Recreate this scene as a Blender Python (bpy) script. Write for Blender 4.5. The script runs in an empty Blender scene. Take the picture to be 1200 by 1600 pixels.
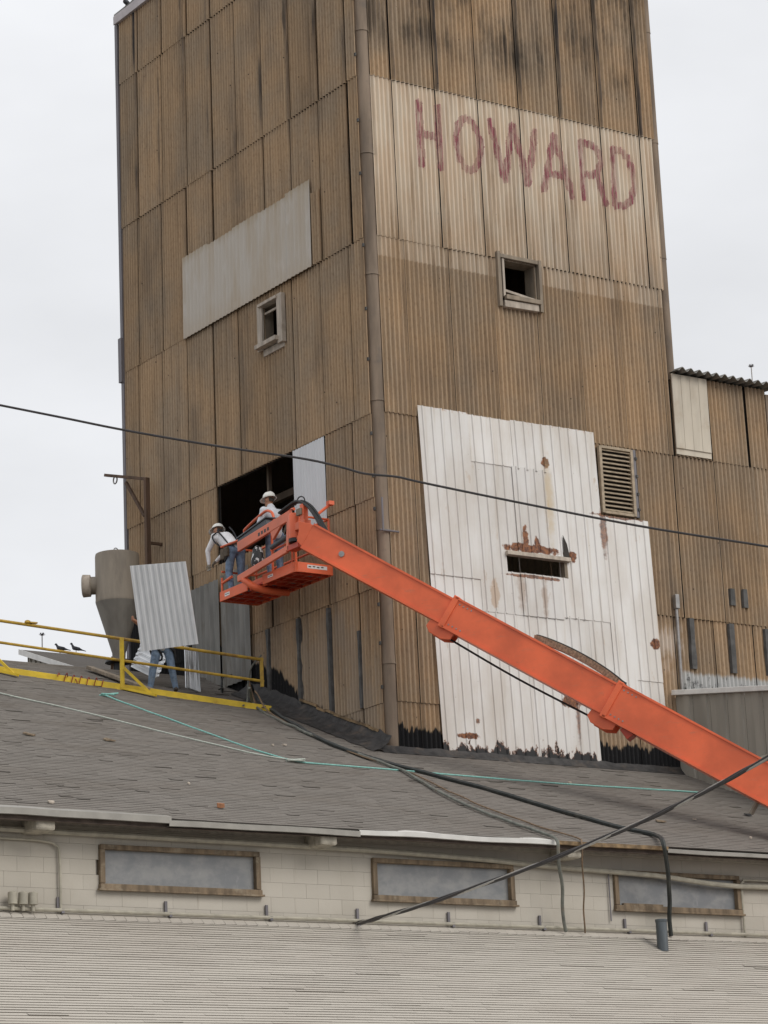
import bpy, bmesh, math, random
from mathutils import Vector, Matrix, noise as mnoise
random.seed(11)
R = math.radians
SC = bpy.context.scene
COL = SC.collection
V = Vector

# ------------------------------------------------------------------ camera, sky, sun, exposure
YAW, PITCH, ROLL = 0.59761, 0.25804, -0.04358
fw = V((math.sin(YAW)*math.cos(PITCH), math.cos(YAW)*math.cos(PITCH), math.sin(PITCH)))
ri = V((math.cos(YAW), -math.sin(YAW), 0)); up = ri.cross(fw)
r2 = ri*math.cos(ROLL) + up*math.sin(ROLL); u2 = -ri*math.sin(ROLL) + up*math.cos(ROLL)
cd = bpy.data.cameras.new('camera'); cam = bpy.data.objects.new('camera', cd); COL.objects.link(cam)
cd.sensor_fit = 'VERTICAL'; cd.sensor_height = 24; cd.lens = 24*4471.4/1600
cd.clip_start = 0.5; cd.clip_end = 3000
cam.matrix_world = Matrix(((r2.x, u2.x, -fw.x, -31.584), (r2.y, u2.y, -fw.y, -46.606), (r2.z, u2.z, -fw.z, -10.047), (0, 0, 0, 1)))
SC.camera = cam
SC.render.resolution_x = 768; SC.render.resolution_y = 1024

SUN_AZ = V((0.34, -0.94, 0)).normalized(); SUN_EL = R(38)
wd = bpy.data.worlds.new('World'); SC.world = wd; wd.use_nodes = True
nt = wd.node_tree; nt.nodes.clear()
def wn(t, **k):
    n = nt.nodes.new(t)
    for a, b in k.items(): setattr(n, a, b)
    return n
sky = wn('ShaderNodeTexSky', sky_type='NISHITA', sun_disc=False, sun_elevation=SUN_EL, sun_rotation=math.atan2(SUN_AZ.x, SUN_AZ.y), air_density=1.0, dust_density=3.0)
bg1 = wn('ShaderNodeBackground'); bg1.inputs[1].default_value = 0.1
nt.links.new(sky.outputs[0], bg1.inputs[0])
# the closed cloud layer in front of that sky: nearly even, a little brighter overhead, soft mottling
tc = wn('ShaderNodeTexCoord'); sp = wn('ShaderNodeSeparateXYZ'); nt.links.new(tc.outputs['Generated'], sp.inputs[0])
mr = wn('ShaderNodeMapRange'); nt.links.new(sp.outputs[2], mr.inputs[0]); mr.inputs[3].default_value = 0.86; mr.inputs[4].default_value = 1.18
mp = wn('ShaderNodeMapping'); mp.inputs['Scale'].default_value = (1, 1, 2.2); nt.links.new(tc.outputs['Generated'], mp.inputs[0])
cl = wn('ShaderNodeTexNoise'); cl.inputs['Scale'].default_value = 4.5; cl.inputs['Detail'].default_value = 5; nt.links.new(mp.outputs[0], cl.inputs[0])
m2 = wn('ShaderNodeMapRange'); nt.links.new(cl.outputs[0], m2.inputs[0]); m2.inputs[1].default_value = .3; m2.inputs[2].default_value = .7; m2.inputs[3].default_value = 0.87; m2.inputs[4].default_value = 1.07
mm = wn('ShaderNodeMath', operation='MULTIPLY'); nt.links.new(mr.outputs[0], mm.inputs[0]); nt.links.new(m2.outputs[0], mm.inputs[1])
bg2 = wn('ShaderNodeBackground'); bg2.inputs[0].default_value = (0.955, 0.965, 0.99, 1); nt.links.new(mm.outputs[0], bg2.inputs[1])
mx = wn('ShaderNodeMixShader'); mx.inputs[0].default_value = 0.93
nt.links.new(bg1.outputs[0], mx.inputs[1]); nt.links.new(bg2.outputs[0], mx.inputs[2])
wo = wn('ShaderNodeOutputWorld'); nt.links.new(mx.outputs[0], wo.inputs[0])

sd = bpy.data.lights.new('sun', 'SUN'); sd.energy = 1.5; sd.angle = R(30); sd.color = (1, 0.96, 0.9)
sun = bpy.data.objects.new('sun', sd); COL.objects.link(sun)
sv = SUN_AZ*math.cos(SUN_EL) + V((0, 0, math.sin(SUN_EL)))
sun.rotation_euler = (-sv).to_track_quat('-Z', 'Y').to_euler(); sun.location = (0, -20, 40)
vs = SC.view_settings; vs.view_transform = 'Standard'; vs.look = 'None'; vs.exposure = 0.0; vs.gamma = 1.0; vs.use_curve_mapping = False

# ------------------------------------------------------------------ node helpers
class T:
    def __init__(s, name):
        s.m = bpy.data.materials.new(name); s.m.use_nodes = True
        s.t = s.m.node_tree; s.b = s.t.nodes['Principled BSDF']
    def n(s, typ, ins=None, **kw):
        n = s.t.nodes.new(typ)
        for a, b in kw.items(): setattr(n, a, b)
        for k, v in (ins or {}).items(): s.put(n.inputs[k], v)
        return n
    def put(s, sock, v):
        if isinstance(v, bpy.types.NodeSocket): s.t.links.new(v, sock)
        else:
            if isinstance(v, (tuple, list)) and sock.type == 'RGBA' and len(v) == 3: v = (*v, 1)
            sock.default_value = v
    def pos(s): return s.n('ShaderNodeNewGeometry').outputs['Position']
    def obj(s): return s.n('ShaderNodeTexCoord').outputs['Object']
    def rnd(s): return s.n('ShaderNodeObjectInfo').outputs['Random']
    def sep(s, v): o = s.n('ShaderNodeSeparateXYZ', {0: v}).outputs; return o[0], o[1], o[2]
    def M(s, op, a, b=0.0, c=0.0):
        return s.n('ShaderNodeMath', {0: a, 1: b, 2: c}, operation=op).outputs[0]
    def sc(s, v, k): return s.n('ShaderNodeVectorMath', {0: v, 1: k}, operation='MULTIPLY').outputs[0]
    def addv(s, v, k): return s.n('ShaderNodeVectorMath', {0: v, 1: k}, operation='ADD').outputs[0]
    def noise(s, v, scale=1.0, det=4.0, rough=.55):
        return s.n('ShaderNodeTexNoise', {'Vector': v, 'Scale': scale, 'Detail': det, 'Roughness': rough}).outputs[0]
    def vor(s, v, scale): return s.n('ShaderNodeTexVoronoi', {'Vector': v, 'Scale': scale}).outputs
    def st(s, x, a, b, lo=0.0, hi=1.0):
        return s.n('ShaderNodeMapRange', {0: x, 1: a, 2: b, 3: lo, 4: hi}, interpolation_type='SMOOTHSTEP').outputs[0]
    def mix(s, f, a, b):
        n = s.n('ShaderNodeMix', data_type='RGBA'); s.put(n.inputs[0], f); s.put(n.inputs[6], a); s.put(n.inputs[7], b); return n.outputs[2]
    def mul(s, f, a, b):
        n = s.n('ShaderNodeMix', data_type='RGBA', blend_type='MULTIPLY'); s.put(n.inputs[0], f); s.put(n.inputs[6], a); s.put(n.inputs[7], b); return n.outputs[2]
    def grey(s, f): return s.n('ShaderNodeCombineColor', {0: f, 1: f, 2: f}).outputs[0]
    def bump(s, h, st=.3, d=.01): s.put(s.b.inputs['Normal'], s.n('ShaderNodeBump', {'Height': h, 'Strength': st, 'Distance': d}).outputs[0])
    def out(s, col, rough=.8, metal=0.0, spec=None):
        s.put(s.b.inputs['Base Color'], col); s.put(s.b.inputs['Roughness'], rough); s.put(s.b.inputs['Metallic'], metal)
        if spec is not None: s.b.inputs['Specular IOR Level'].default_value = spec
        return s.m

def mat(name, col, rough=.7, metal=0.0, var=.18, scale=6.0, bump=0.0, streak=False, dirt=None, spec=None):
    t = T(name); p = t.pos(); v = t.sc(p, (1, 1, .15)) if streak else p
    f = t.noise(v, scale, 5)
    c = t.mix(t.st(f, .3, .7), tuple(x*(1-var) for x in col), tuple(min(1, x*(1+var)) for x in col))
    if dirt: c = t.mix(t.st(t.noise(p, scale*.37, 6, .65), .52, .75), c, dirt)
    if bump: t.bump(t.noise(p, scale*6, 3), bump, .01)
    return t.out(c, rough, metal, spec)

# ------------------------------------------------------------------ scene helpers
WL = {}
def thing(name, label, cat, loc=(0, 0, 0), group=None):
    o = bpy.data.objects.new(name, None); COL.objects.link(o); o.location = loc; o.empty_display_size = .2
    WL[o.name] = V(loc); o['label'] = label; o['category'] = cat
    if group: o['group'] = group
    return o
def sub(name, parent, loc):
    o = bpy.data.objects.new(name, None); COL.objects.link(o); o.empty_display_size = .1
    o.parent = parent; o.location = V(loc) - WL[parent.name]; WL[o.name] = V(loc); return o
def tag(o, label, cat, group=None):
    o['label'] = label; o['category'] = cat
    if group: o['group'] = group
    return o
def inst(name, mesh, loc, parent=None, scale=None, rot=None):
    o = bpy.data.objects.new(name, mesh); COL.objects.link(o); L = V(loc)
    if parent: o.parent = parent; o.location = L - WL[parent.name]
    else: o.location = L
    WL[o.name] = L
    if scale: o.scale = scale
    if rot: o.rotation_euler = rot
    return o

class MB:
    def __init__(s): s.v = []; s.f = []; s.mi = []; s.k = 0; s.tone = []
    def add(s, vs, fs):
        b = len(s.v); s.v += [tuple(v) for v in vs]; s.f += [tuple(i+b for i in f) for f in fs]; s.mi += [s.k]*len(fs); return s
    def box(s, c, d, rot=None, taper=1.0):
        c = V(c); h = V(d)/2; vs = []
        for z in (-1, 1):
            k = taper if z > 0 else 1.0
            for x, y in ((-1, -1), (1, -1), (1, 1), (-1, 1)):
                p = V((x*h.x*k, y*h.y*k, z*h.z))
                if rot is not None: p = rot @ p
                vs.append(c+p)
        return s.add(vs, [(3, 2, 1, 0), (4, 5, 6, 7), (0, 1, 5, 4), (1, 2, 6, 5), (2, 3, 7, 6), (3, 0, 4, 7)])
    def beam(s, a, b, w, h, upv=(0, 0, 1), w2=None, h2=None):
        a = V(a); b = V(b); d = (b-a).normalized(); sd = d.cross(V(upv))
        if sd.length < 1e-4: sd = d.cross(V((1, 0, 0)))
        sd.normalize(); u = sd.cross(d).normalized(); vs = []
        for p, ww, hh in ((a, w, h), (b, w2 or w, h2 or h)):
            for i, j in ((-1, -1), (1, -1), (1, 1), (-1, 1)): vs.append(p + sd*i*ww/2 + u*j*hh/2)
        return s.add(vs, [(3, 2, 1, 0), (4, 5, 6, 7), (0, 1, 5, 4), (1, 2, 6, 5), (2, 3, 7, 6), (3, 0, 4, 7)])
    def tube(s, pts, r, n=8, cap=True, ph=0.0):
        pts = [V(p) for p in pts]; rs = r if isinstance(r, (list, tuple)) else [r]*len(pts); rings = []; prev = None
        for i, p in enumerate(pts):
            d = (pts[min(i+1, len(pts)-1)] - pts[max(i-1, 0)]).normalized()
            if prev is None:
                a = d.orthogonal().normalized()
            else:
                a = prev - d*prev.dot(d)
                a = a.normalized() if a.length > 1e-6 else d.orthogonal().normalized()
            prev = a; b = d.cross(a)
            rings.append([p + (a*math.cos(2*math.pi*k/n+ph) + b*math.sin(2*math.pi*k/n+ph))*rs[i] for k in range(n)])
        vs = [q for rg in rings for q in rg]; fs = []
        for i in range(len(pts)-1):
            for k in range(n): fs.append((i*n+k, i*n+(k+1) % n, (i+1)*n+(k+1) % n, (i+1)*n+k))
        if cap: fs.append(tuple(range(n-1, -1, -1))); fs.append(tuple((len(pts)-1)*n+k for k in range(n)))
        return s.add(vs, fs)
    def lathe(s, c, prof, n=24, axis='z', cap=True):
        c = V(c); vs = []; fs = []
        for r, h in prof:
            for k in range(n):
                a = 2*math.pi*k/n; x, y = r*math.cos(a), r*math.sin(a)
                p = {'z': V((x, y, h)), 'y': V((x, h, y)), 'x': V((h, x, y))}[axis]; vs.append(c+p)
        for i in range(len(prof)-1):
            for k in range(n): fs.append((i*n+k, i*n+(k+1) % n, (i+1)*n+(k+1) % n, (i+1)*n+k))
        if cap: fs.append(tuple(range(n-1, -1, -1))); fs.append(tuple((len(prof)-1)*n+k for k in range(n)))
        return s.add(vs, fs)
    def prism(s, poly, d):
        n = len(poly); d = V(d); a = [V(p) for p in poly]; vs = a + [p+d for p in a]
        return s.add(vs, [tuple(range(n-1, -1, -1)), tuple(range(n, 2*n))] + [(i, (i+1) % n, n+(i+1) % n, n+i) for i in range(n)])
    def mesh(s, name, mats, off=(0, 0, 0), smooth=False):
        off = V(off); me = bpy.data.meshes.new(name)
        me.from_pydata([V(v)-off for v in s.v], [], s.f)
        for m in (mats if isinstance(mats, (list, tuple)) else [mats]): me.materials.append(m)
        if isinstance(mats, (list, tuple)): me.polygons.foreach_set('material_index', s.mi)
        if s.tone:
            at = me.attributes.new('tone', 'FLOAT', 'FACE'); at.data.foreach_set('value', s.tone)
        bm = bmesh.new(); bm.from_mesh(me)
        if not s.tone: bmesh.ops.recalc_face_normals(bm, faces=bm.faces)
        bm.to_mesh(me); bm.free()
        if smooth: me.polygons.foreach_set('use_smooth', [True]*len(me.polygons))
        me.update(); return me
    def build(s, name, mats, parent=None, loc=None, smooth=False, bevel=0.0):
        if loc is None:
            if parent is not None: loc = WL[parent.name]
            else:
                xs = [v[0] for v in s.v]; ys = [v[1] for v in s.v]; zs = [v[2] for v in s.v]
                loc = ((min(xs)+max(xs))/2, (min(ys)+max(ys))/2, min(zs))
        o = inst(name, s.mesh(name, mats, loc, smooth), loc, parent)
        if smooth:
            e = o.modifiers.new('edge', 'EDGE_SPLIT'); e.split_angle = R(40)
        if bevel:
            b = o.modifiers.new('bevel', 'BEVEL'); b.width = bevel; b.segments = 2; b.limit_method = 'ANGLE'; b.angle_limit = R(40)
        return o
def struct(o): o['kind'] = 'structure'; return o
def arc(a, b, c, n=6):
    a, b, c = V(a), V(b), V(c); return [(a*(1-t)+b*t)*(1-t)+(b*(1-t)+c*t)*t for t in [i/n for i in range(n+1)]]
def smoothpath(pts, n=6):
    P = [V(p) for p in pts]; P = [P[0]*2-P[1]] + P + [P[-1]*2-P[-2]]; o = []
    for i in range(1, len(P)-2):
        a, b, c, d = P[i-1:i+3]
        for k in range(n):
            t = k/n; o.append(.5*((2*b)+(c-a)*t+(2*a-5*b+4*c-d)*t*t+(3*b-a-3*c+d)*t**3))
    o.append(P[-2]); return o
# ------------------------------------------------------------------ materials
RS, RZ = 0.4, -0.1                      # main roof: z = RZ + RS*y
TAR = (0.018, 0.018, 0.019); RUST = (0.16, 0.062, 0.028)

def siding(name, right):
    t = T(name); p = t.pos(); x, y, z = t.sep(p); rnd = t.rnd(); u = x if right else y
    st = t.noise(t.sc(p, (7, 7, .35)), 1.0, 6, .6); big = t.noise(p, .55, 5, .6); fine = t.noise(t.sc(p, (1, 1, .4)), 26, 4, .6)
    base = (0.455, 0.322, 0.200)
    grey = (0.375, 0.292, 0.208)
    c = t.mix(t.st(big, .35, .68), base, grey)
    c = t.mix(t.st(st, .45, .75, 0, .55), c, tuple(v*.55 for v in base))
    c = t.mix(t.st(st, .25, .42, .35, 0), c, tuple(min(1, v*1.25) for v in base))
    c = t.mul(1.0, c, t.grey(t.M('MULTIPLY_ADD', rnd, .18, .88)))
    c = t.mul(t.st(fine, .45, .8, 0, .6), c, (.55, .5, .45))
    c = t.mix(t.st(t.noise(t.sc(p, (.9, .9, .33)), 1.0, 5, .6), .50, .74, 0, .5), c, (.17, .132, .10))   # broad grime
    dots = t.vor(t.sc(p, (1, 1, .8)), 3.1); c = t.mix(t.M('SUBTRACT', 1.0, t.st(dots[0], .035, .06)), c, (.10, .07, .05))
    wob = t.M('MULTIPLY', t.M('SUBTRACT', t.noise(t.sc(p, (5, 5, .7)), 1.0, 4), .5), .22)
    # runs of dirt that start at the sheet laps and follow the vertical joints
    if right:
        fr = t.M('FRACT', t.M('DIVIDE', t.M('SUBTRACT', u, .76), 1.127))
    else:
        fr = t.M('FRACT', t.M('DIVIDE', t.M('SUBTRACT', u, .43), 1.143))
    edge = t.M('SUBTRACT', 1.0, t.st(t.M('ABSOLUTE', t.M('SUBTRACT', t.M('ADD', fr, wob), 0.06 if right else .07)), .01, .085))
    long = t.noise(t.sc(p, (2.2, 2.2, .28)), 1.0, 3)
    zt = t.st(z, 13.6, 16.2) if not right else t.st(z, 14.2, 14.6)
    j = t.M('MULTIPLY', t.M('MULTIPLY', edge, t.st(long, .40, .60)), t.M('MULTIPLY_ADD', zt, .75, .22))
    c = t.mix(j, c, (0.045, 0.042, 0.043))
    if right:
        so = t.M('MULTIPLY', t.M('MULTIPLY', t.st(t.noise(t.sc(p, (1.3, 1.3, .5)), 1.1, 6, .65), .44, .66), t.st(z, 14.7, 15.8)), t.st(st, .30, .62, .15, .88))
        c = t.mix(so, c, (0.05, 0.042, 0.035))
        # whitewashed sign ground: thinner towards its lower rows, with the brown showing through in runs
        w = t.M('MULTIPLY', t.st(z, 10.39, 10.42), t.M('SUBTRACT', 1.0, t.st(z, 14.46, 14.47)))
        w = t.M('MULTIPLY', w, t.M('SUBTRACT', 1.0, t.st(x, 7.97, 8.0)))
        wear = t.M('MULTIPLY_ADD', t.st(z, 10.4, 13.4), .48, .46)
        wear = t.M('SUBTRACT', wear, t.M('MULTIPLY', t.st(st, .42, .72), .42))
        wear = t.M('ADD', wear, t.M('MULTIPLY', t.M('SUBTRACT', big, .5), .3))
        wear = t.n('ShaderNodeClamp', {0: wear}).outputs[0]
        wc = t.mix(t.st(t.noise(t.sc(p, (2, 2, .5)), 1.5, 4), .35, .65), (0.66, 0.545, 0.42), (0.70, 0.62, 0.51))
        wc = t.mul(t.st(st, .5, .8, 0, .7), wc, (.62, .5, .44))
        c = t.mix(t.M('MULTIPLY', w, wear), c, wc)
        # roof tar brushed up from below, ragged along the corrugations
        rag = t.M('ADD', t.M('MULTIPLY', t.noise(t.sc(p, (5, 5, .3)), 1.0, 2), .7), t.M('MULTIPLY', t.noise(t.sc(p, (31, 31, .8)), 1.0, 3), .3)); h = t.M('ADD', t.M('MULTIPLY', rag, .75), t.M('MULTIPLY_ADD', t.noise(t.sc(p, (.8, .8, 0)), 1, 2), .5, -.24))
        tm = t.M('MULTIPLY', t.st(t.M('SUBTRACT', h, z), -.03, .03), t.M('SUBTRACT', 1.0, t.st(x, 7.62, 7.68)))
        # aluminium coat above the low shed
        sm = t.M('MULTIPLY', t.st(x, 7.66, 7.70), t.st(t.M('SUBTRACT', t.M('MULTIPLY_ADD', rag, .22, 2.0), z), -.04, .06))
        sc_ = t.mix(t.st(t.M('ADD', t.noise(t.sc(p, (5, 5, 3)), 1, 5, .7), t.M('MULTIPLY', z, -.35)), -.16, -.02), (.50, .50, .49), (.05, .05, .05))
        c = t.mix(sm, c, sc_)
        # paint splash beside the conduit
        pw = t.M('MULTIPLY', t.M('MULTIPLY', t.st(x, 7.02, 7.2), t.M('SUBTRACT', 1.0, t.st(x, 7.75, 7.9))), t.M('MULTIPLY', t.st(z, 1.6, 2.7), t.M('SUBTRACT', 1.0, t.st(z, 2.9, 3.25))))
        c = t.mix(t.M('MULTIPLY', pw, t.st(t.noise(t.sc(p, (4, 4, 2)), 1, 4), .4, .62)), c, (.58, .5, .42))
    else:
        hz = t.M('SUBTRACT', z, t.M('MULTIPLY_ADD', y, RS, RZ))
        rag = t.M('ADD', t.M('MULTIPLY', t.noise(t.sc(p, (5, 5, .3)), 1.0, 2), .7), t.M('MULTIPLY', t.noise(t.sc(p, (31, 31, .8)), 1.0, 3), .3))
        up_ = t.M('MULTIPLY_ADD', t.st(y, 2.5, 4.4), .55, .30)
        tm = t.st(t.M('SUBTRACT', t.M('ADD', up_, t.M('MULTIPLY', t.M('SUBTRACT', rag, .5), .7)), hz), -.03, .05)
        low = t.M('MULTIPLY', t.M('SUBTRACT', 1.0, t.st(z, 2.9, 3.3)), t.st(t.noise(t.sc(p, (1.5, 1.5, .6)), 1, 5, .6), .42, .6))
        c = t.mix(t.M('MULTIPLY', low, .6), c, (.33, .27, .21))
        tm = t.M('MULTIPLY', tm, t.st(y, 2.0, 3.4, .78, 1.0))
    c = t.mix(tm, c, t.mix(t.st(fine, .6, .8), TAR, (.07, .065, .06)))
    t.bump(t.noise(p, 60, 4), .25, .004)
    return t.out(c, .85, 0, .25)
M_SR = siding('weathered brown corrugated siding with sign ground', True)
M_SL = siding('weathered brown corrugated siding', False)

def cladding():
    t = T('white painted ribbed steel'); p = t.pos(); x, y, z = t.sep(p); rnd = t.rnd()
    c = t.mix(t.st(t.noise(t.sc(p, (1.2, 1.2, .5)), 1, 5, .6), .35, .7), (.72, .705, .68), (.61, .575, .53))
    c = t.mul(1.0, c, t.grey(t.M('MULTIPLY_ADD', rnd, .13, .88)))
    st = t.noise(t.sc(p, (8, 8, .4)), 1, 5)
    c = t.mul(t.st(st, .5, .75, 0, .4), c, (.72, .64, .54))
    c = t.mix(t.st(t.noise(t.sc(p, (3, 3, 1.2)), 1.3, 6, .7), .63, .72, 0, .5), c, (.45, .33, .22))
    n1 = t.M('SUBTRACT', t.noise(p, 5.5, 4, .6), .5); n2 = t.noise(p, 14, 4, .7)
    def blob(cx, cz, rx, rz, a=1.0, soft=.16):
        d = t.M('ADD', t.M('POWER', t.M('DIVIDE', t.M('SUBTRACT', x, cx), rx), 2.0), t.M('POWER', t.M('DIVIDE', t.M('SUBTRACT', z, cz), rz), 2.0))
        d = t.M('ADD', t.M('SQRT', d), t.M('MULTIPLY', n1, 2.2))
        return t.M('MULTIPLY', t.M('SUBTRACT', 1.0, t.st(d, 1-soft, 1+soft)), a)
    RC_ = t.mix(t.st(n2, .4, .62), (.085, .032, .018), (.27, .105, .04))
    for b, col in ((blob(4.27, 6.35, .12, .14), RC_), (blob(4.31, 5.55, .09, .85, .55, .8), (.50, .36, .17)), (blob(6.95, 2.62, .12, .12), RC_),
                   (blob(3.75, 4.40, .80, .09), RC_), (blob(3.62, 4.62, .085, .26), RC_), (blob(3.92, 4.55, .06, .18), RC_),
                   (blob(4.86, 4.33, .10, .14, 1.0), RC_), (blob(5.72, 5.0, .08, .5, .8, .4), RC_), (blob(6.2, 5.37, .7, .05, .9), RC_),
                   (blob(3.45, 3.45, .09, .40, .55, .6), (.30, .20, .13)), (blob(4.05, 3.45, .07, .40, .6, .6), (.28, .17, .10)), (blob(3.8, 3.80, .75, .035, .9), RC_), (blob(2.75, 3.35, .10, .3, .6), (.42, .28, .17)), (blob(2.15, .62, .07, .07, .9), RC_), (blob(4.55, 1.2, .25, .12, 1.0), RC_), (blob(4.75, .75, .05, .4, .7, .5), RC_), (blob(1.9, .30, .3, .06, 1.0), RC_)):
        c = t.mix(b, c, col)
    # corroded foot
    h = t.M('ADD', t.M('MULTIPLY', t.noise(t.sc(p, (3.2, 3.2, 1.6)), 1, 6, .72), 1.5), -.62)
    c = t.mix(t.st(t.M('SUBTRACT', h, z), -.02, .05), c, RC_)
    c = t.mix(t.st(t.M('SUBTRACT', t.M('ADD', h, -.035), z), -.02, .05), c, TAR)
    # laps and torn top edge
    c = t.mix(t.M('MULTIPLY', t.st(n2, .52, .68), t.st(z, 7.12, 7.2)), c, (.42, .27, .17))
    vo = t.vor(t.sc(p, (1, 0, 1)), 4.2); c = t.mix(t.M('SUBTRACT', 1.0, t.st(vo[0], .02, .035)), c, (.2, .13, .1))
    t.bump(t.noise(t.sc(p, (1, 1, .3)), 3, 3), .2, .03)
    return t.out(c, .55, 0, .4)
M_CL = cladding()

def patch():
    t = T('pale fibreglass patch'); p = t.pos(); x, y, z = t.sep(p)
    c = t.mix(t.st(t.noise(t.sc(p, (2.2, 2.2, .45)), 1, 4), .38, .62), (.43, .365, .285), (.47, .425, .365))
    c = t.mix(t.st(t.noise(t.sc(p, (4, 4, 1.5)), 1, 5), .55, .75, 0, .5), c, (.55, .52, .48))
    e = t.M('SUBTRACT', z, t.M('MULTIPLY', t.noise(t.sc(p, (6, 6, 1)), 1, 3), .5))
    c = t.mix(t.st(e, 12.2, 12.6, 0, .8), c, (.33, .25, .15))
    c = t.mix(t.st(e, 11.1, 10.4, 0, .5), c, (.42, .34, .25))
    return t.out(c, .6)
M_PATCH = patch()

def galv(name, col, var=.1, rough=.45, metal=.55, dirt=None):
    t = T(name); p = t.pos(); f = t.noise(t.sc(p, (4, 4, .6)), 1.5, 5); r = t.rnd()
    c = t.mix(t.st(f, .3, .7), tuple(v*(1-var) for v in col), tuple(min(1, v*(1+var)) for v in col))
    if dirt: c = t.mix(t.st(t.noise(t.sc(p, (3, 3, .8)), 1, 6, .65), .48, .7), c, dirt)
    return t.out(c, t.M('MULTIPLY_ADD', f, .2, rough-.1), metal)
M_NEW = galv('new galvanised sheet', (.60, .61, .62), .05, .5, .1)
M_BRIGHT = galv('bright galvanised sheet', (.55, .56, .57), .12, .35, .85)
M_OLD = galv('old zinc sheet', (.20, .195, .18), .22, .6, .25, (.14, .125, .10))
M_CYC = galv('painted dust collector', (.26, .222, .175), .12, .7, .0, (.20, .17, .135))
M_CYC2 = galv('dull dust collector cone', (.19, .175, .15), .14, .7, .0, (.15, .135, .115))
M_LEAD = mat('grey trim metal', (.16, .15, .16), .6, .2, .2, 3, streak=True)
M_ROLL = mat('brown corner roll', (.195, .148, .108), .85, 0, .3, 4, .1, True, (.12, .10, .085))
M_COP = mat('dull pinkish coping', (.46, .42, .42), .6, .1, .1, 4)
M_FRAME = mat('weathered timber', (.24, .195, .145), .85, 0, .25, 9, .3, True, (.2, .165, .13))
M_PFRAME = mat('pale weathered window frame', (.40, .345, .285), .85, 0, .2, 9, .3, True, (.30, .25, .2))
M_SASH = mat('brown weathered sash timber', (.17, .125, .08), .85, 0, .35, 9, .3, True, (.30, .25, .18))
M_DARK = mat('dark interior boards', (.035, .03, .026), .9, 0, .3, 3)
M_INT = mat('interior timber', (.09, .065, .045), .9, 0, .25, 6, .2, True)
M_LOUV = mat('louvre slat', (.36, .29, .205), .8, 0, .2, 8, .1, False, (.24, .185, .125))
M_CAULK = mat('grey joint sealant', (.072, .07, .067), .8, 0, .3, 5, .3, False, (.16, .155, .15))
M_BLACK = mat('black rubber', (.015, .015, .016), .55, 0, .2, 10)
M_TAR = mat('roofing tar', (.028, .026, .025), .7, 0, .5, 6, .6, False, (.085, .065, .05))
M_PAINTRED = None
def lettering():
    t = T('faded red sign paint'); p = t.pos(); x, y, z = t.sep(p)
    st = t.noise(t.sc(p, (26, 26, 2.6)), 1, 5, .7); n = t.noise(t.sc(p, (6, 6, 2.8)), 1, 5, .65)
    c = t.mix(t.st(n, .36, .64), (.34, .095, .13), (.50, .25, .25))
    a = t.M('MULTIPLY', t.st(st, .40, .56, .95, .30), t.st(n, .36, .58, 1.0, .55))
    t.out(c, .8); t.put(t.b.inputs['Alpha'], a); return t.m
M_LET = lettering()
def orange(name, col, var=.16):
    t = T(name); p = t.pos(); f = t.noise(p, 1.2, 5); g = t.noise(p, 11, 6, .7)
    c = t.mix(t.st(f, .3, .7), tuple(v*(1-var) for v in col), tuple(min(1, v*(1+var)) for v in col))
    c = t.mix(t.st(g, .62, .74, 0, .5), c, (.28, .11, .06))
    s_ = t.noise(t.sc(p, (2, 2, 9)), 1.4, 5, .7); c = t.mix(t.st(s_, .56, .74, 0, .35), c, (.42, .17, .10))
    return t.out(c, t.M('MULTIPLY_ADD', f, .25, .32), 0, .4)
M_OR = orange('orange machine paint', (.72, .138, .054))
M_OR2 = orange('faded orange machine paint', (.66, .165, .085))
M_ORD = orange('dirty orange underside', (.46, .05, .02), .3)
M_BRICK = mat('broken brick', (.28, .125, .06), .9, 0, .25, 14)
M_GREYPL = mat('grey plastic', (.055, .065, .075), .5, 0, .1, 8)
M_WHITE = mat('white sticker', (.75, .74, .72), .5, 0, .06, 8)
M_INK = mat('dark print', (.06, .05, .05), .6, 0, .1, 8)
M_STEEL = mat('bare steel', (.30, .29, .28), .4, .7, .15, 8)
M_CHAIN = mat('dusty cable chain', (.22, .165, .11), .7, .1, .35, 20)
M_YEL = mat('yellow railing paint', (.62, .43, .02), .55, 0, .12, 5, .1, False, (.36, .22, .02))
M_YEL2 = mat('yellow brown aged rail paint', (.40, .25, .025), .6, 0, .25, 5, .1, False, (.16, .08, .03))
M_RUSTY = mat('rusted steel', (.105, .062, .038), .85, .1, .3, 8, .3, True)
M_ROPEW = mat('weathered white rope', (.42, .45, .40), .9, 0, .15, 30, .4)
M_ROPET = mat('teal rope', (.22, .47, .42), .8, 0, .2, 30, .4)
M_ROPER = mat('red rope', (.25, .035, .02), .8, 0, .2, 30, .4)
M_HOSEB = mat('black hose', (.022, .026, .024), .6, 0, .3, 8, .2, False, (.06, .055, .045))
M_HOSEG = mat('grey green hose', (.14, .145, .125), .7, 0, .25, 8, .2, False, (.19, .15, .11))
M_HOSER = mat('brown cable', (.17, .115, .07), .8, 0, .25, 12)
M_WIRE = mat('black insulated wire', (.028, .024, .024), .6, 0, .2, 10)
M_BARE = mat('bare aluminium strand', (.42, .41, .38), .4, .6, .1, 12)
M_VENT = mat('blue grey vent pipe', (.10, .115, .125), .45, .3, .3, 6, .1, True)
M_PIPE = mat('painted conduit', (.36, .335, .27), .7, 0, .15, 6, .1)
M_DRIP = mat('pale drip edge', (.30, .285, .255), .5, .15, .12, 3)
M_DRIP2 = mat('white drip edge', (.60, .59, .56), .5, .05, .08, 3)
M_DRIP3 = mat('rusted drip edge', (.22, .15, .08), .8, .1, .5, 6, .3, False, (.08, .05, .03))
M_SOFFIT = mat('old eave boards', (.10, .075, .06), .9, 0, .3, 5, .2)
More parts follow.
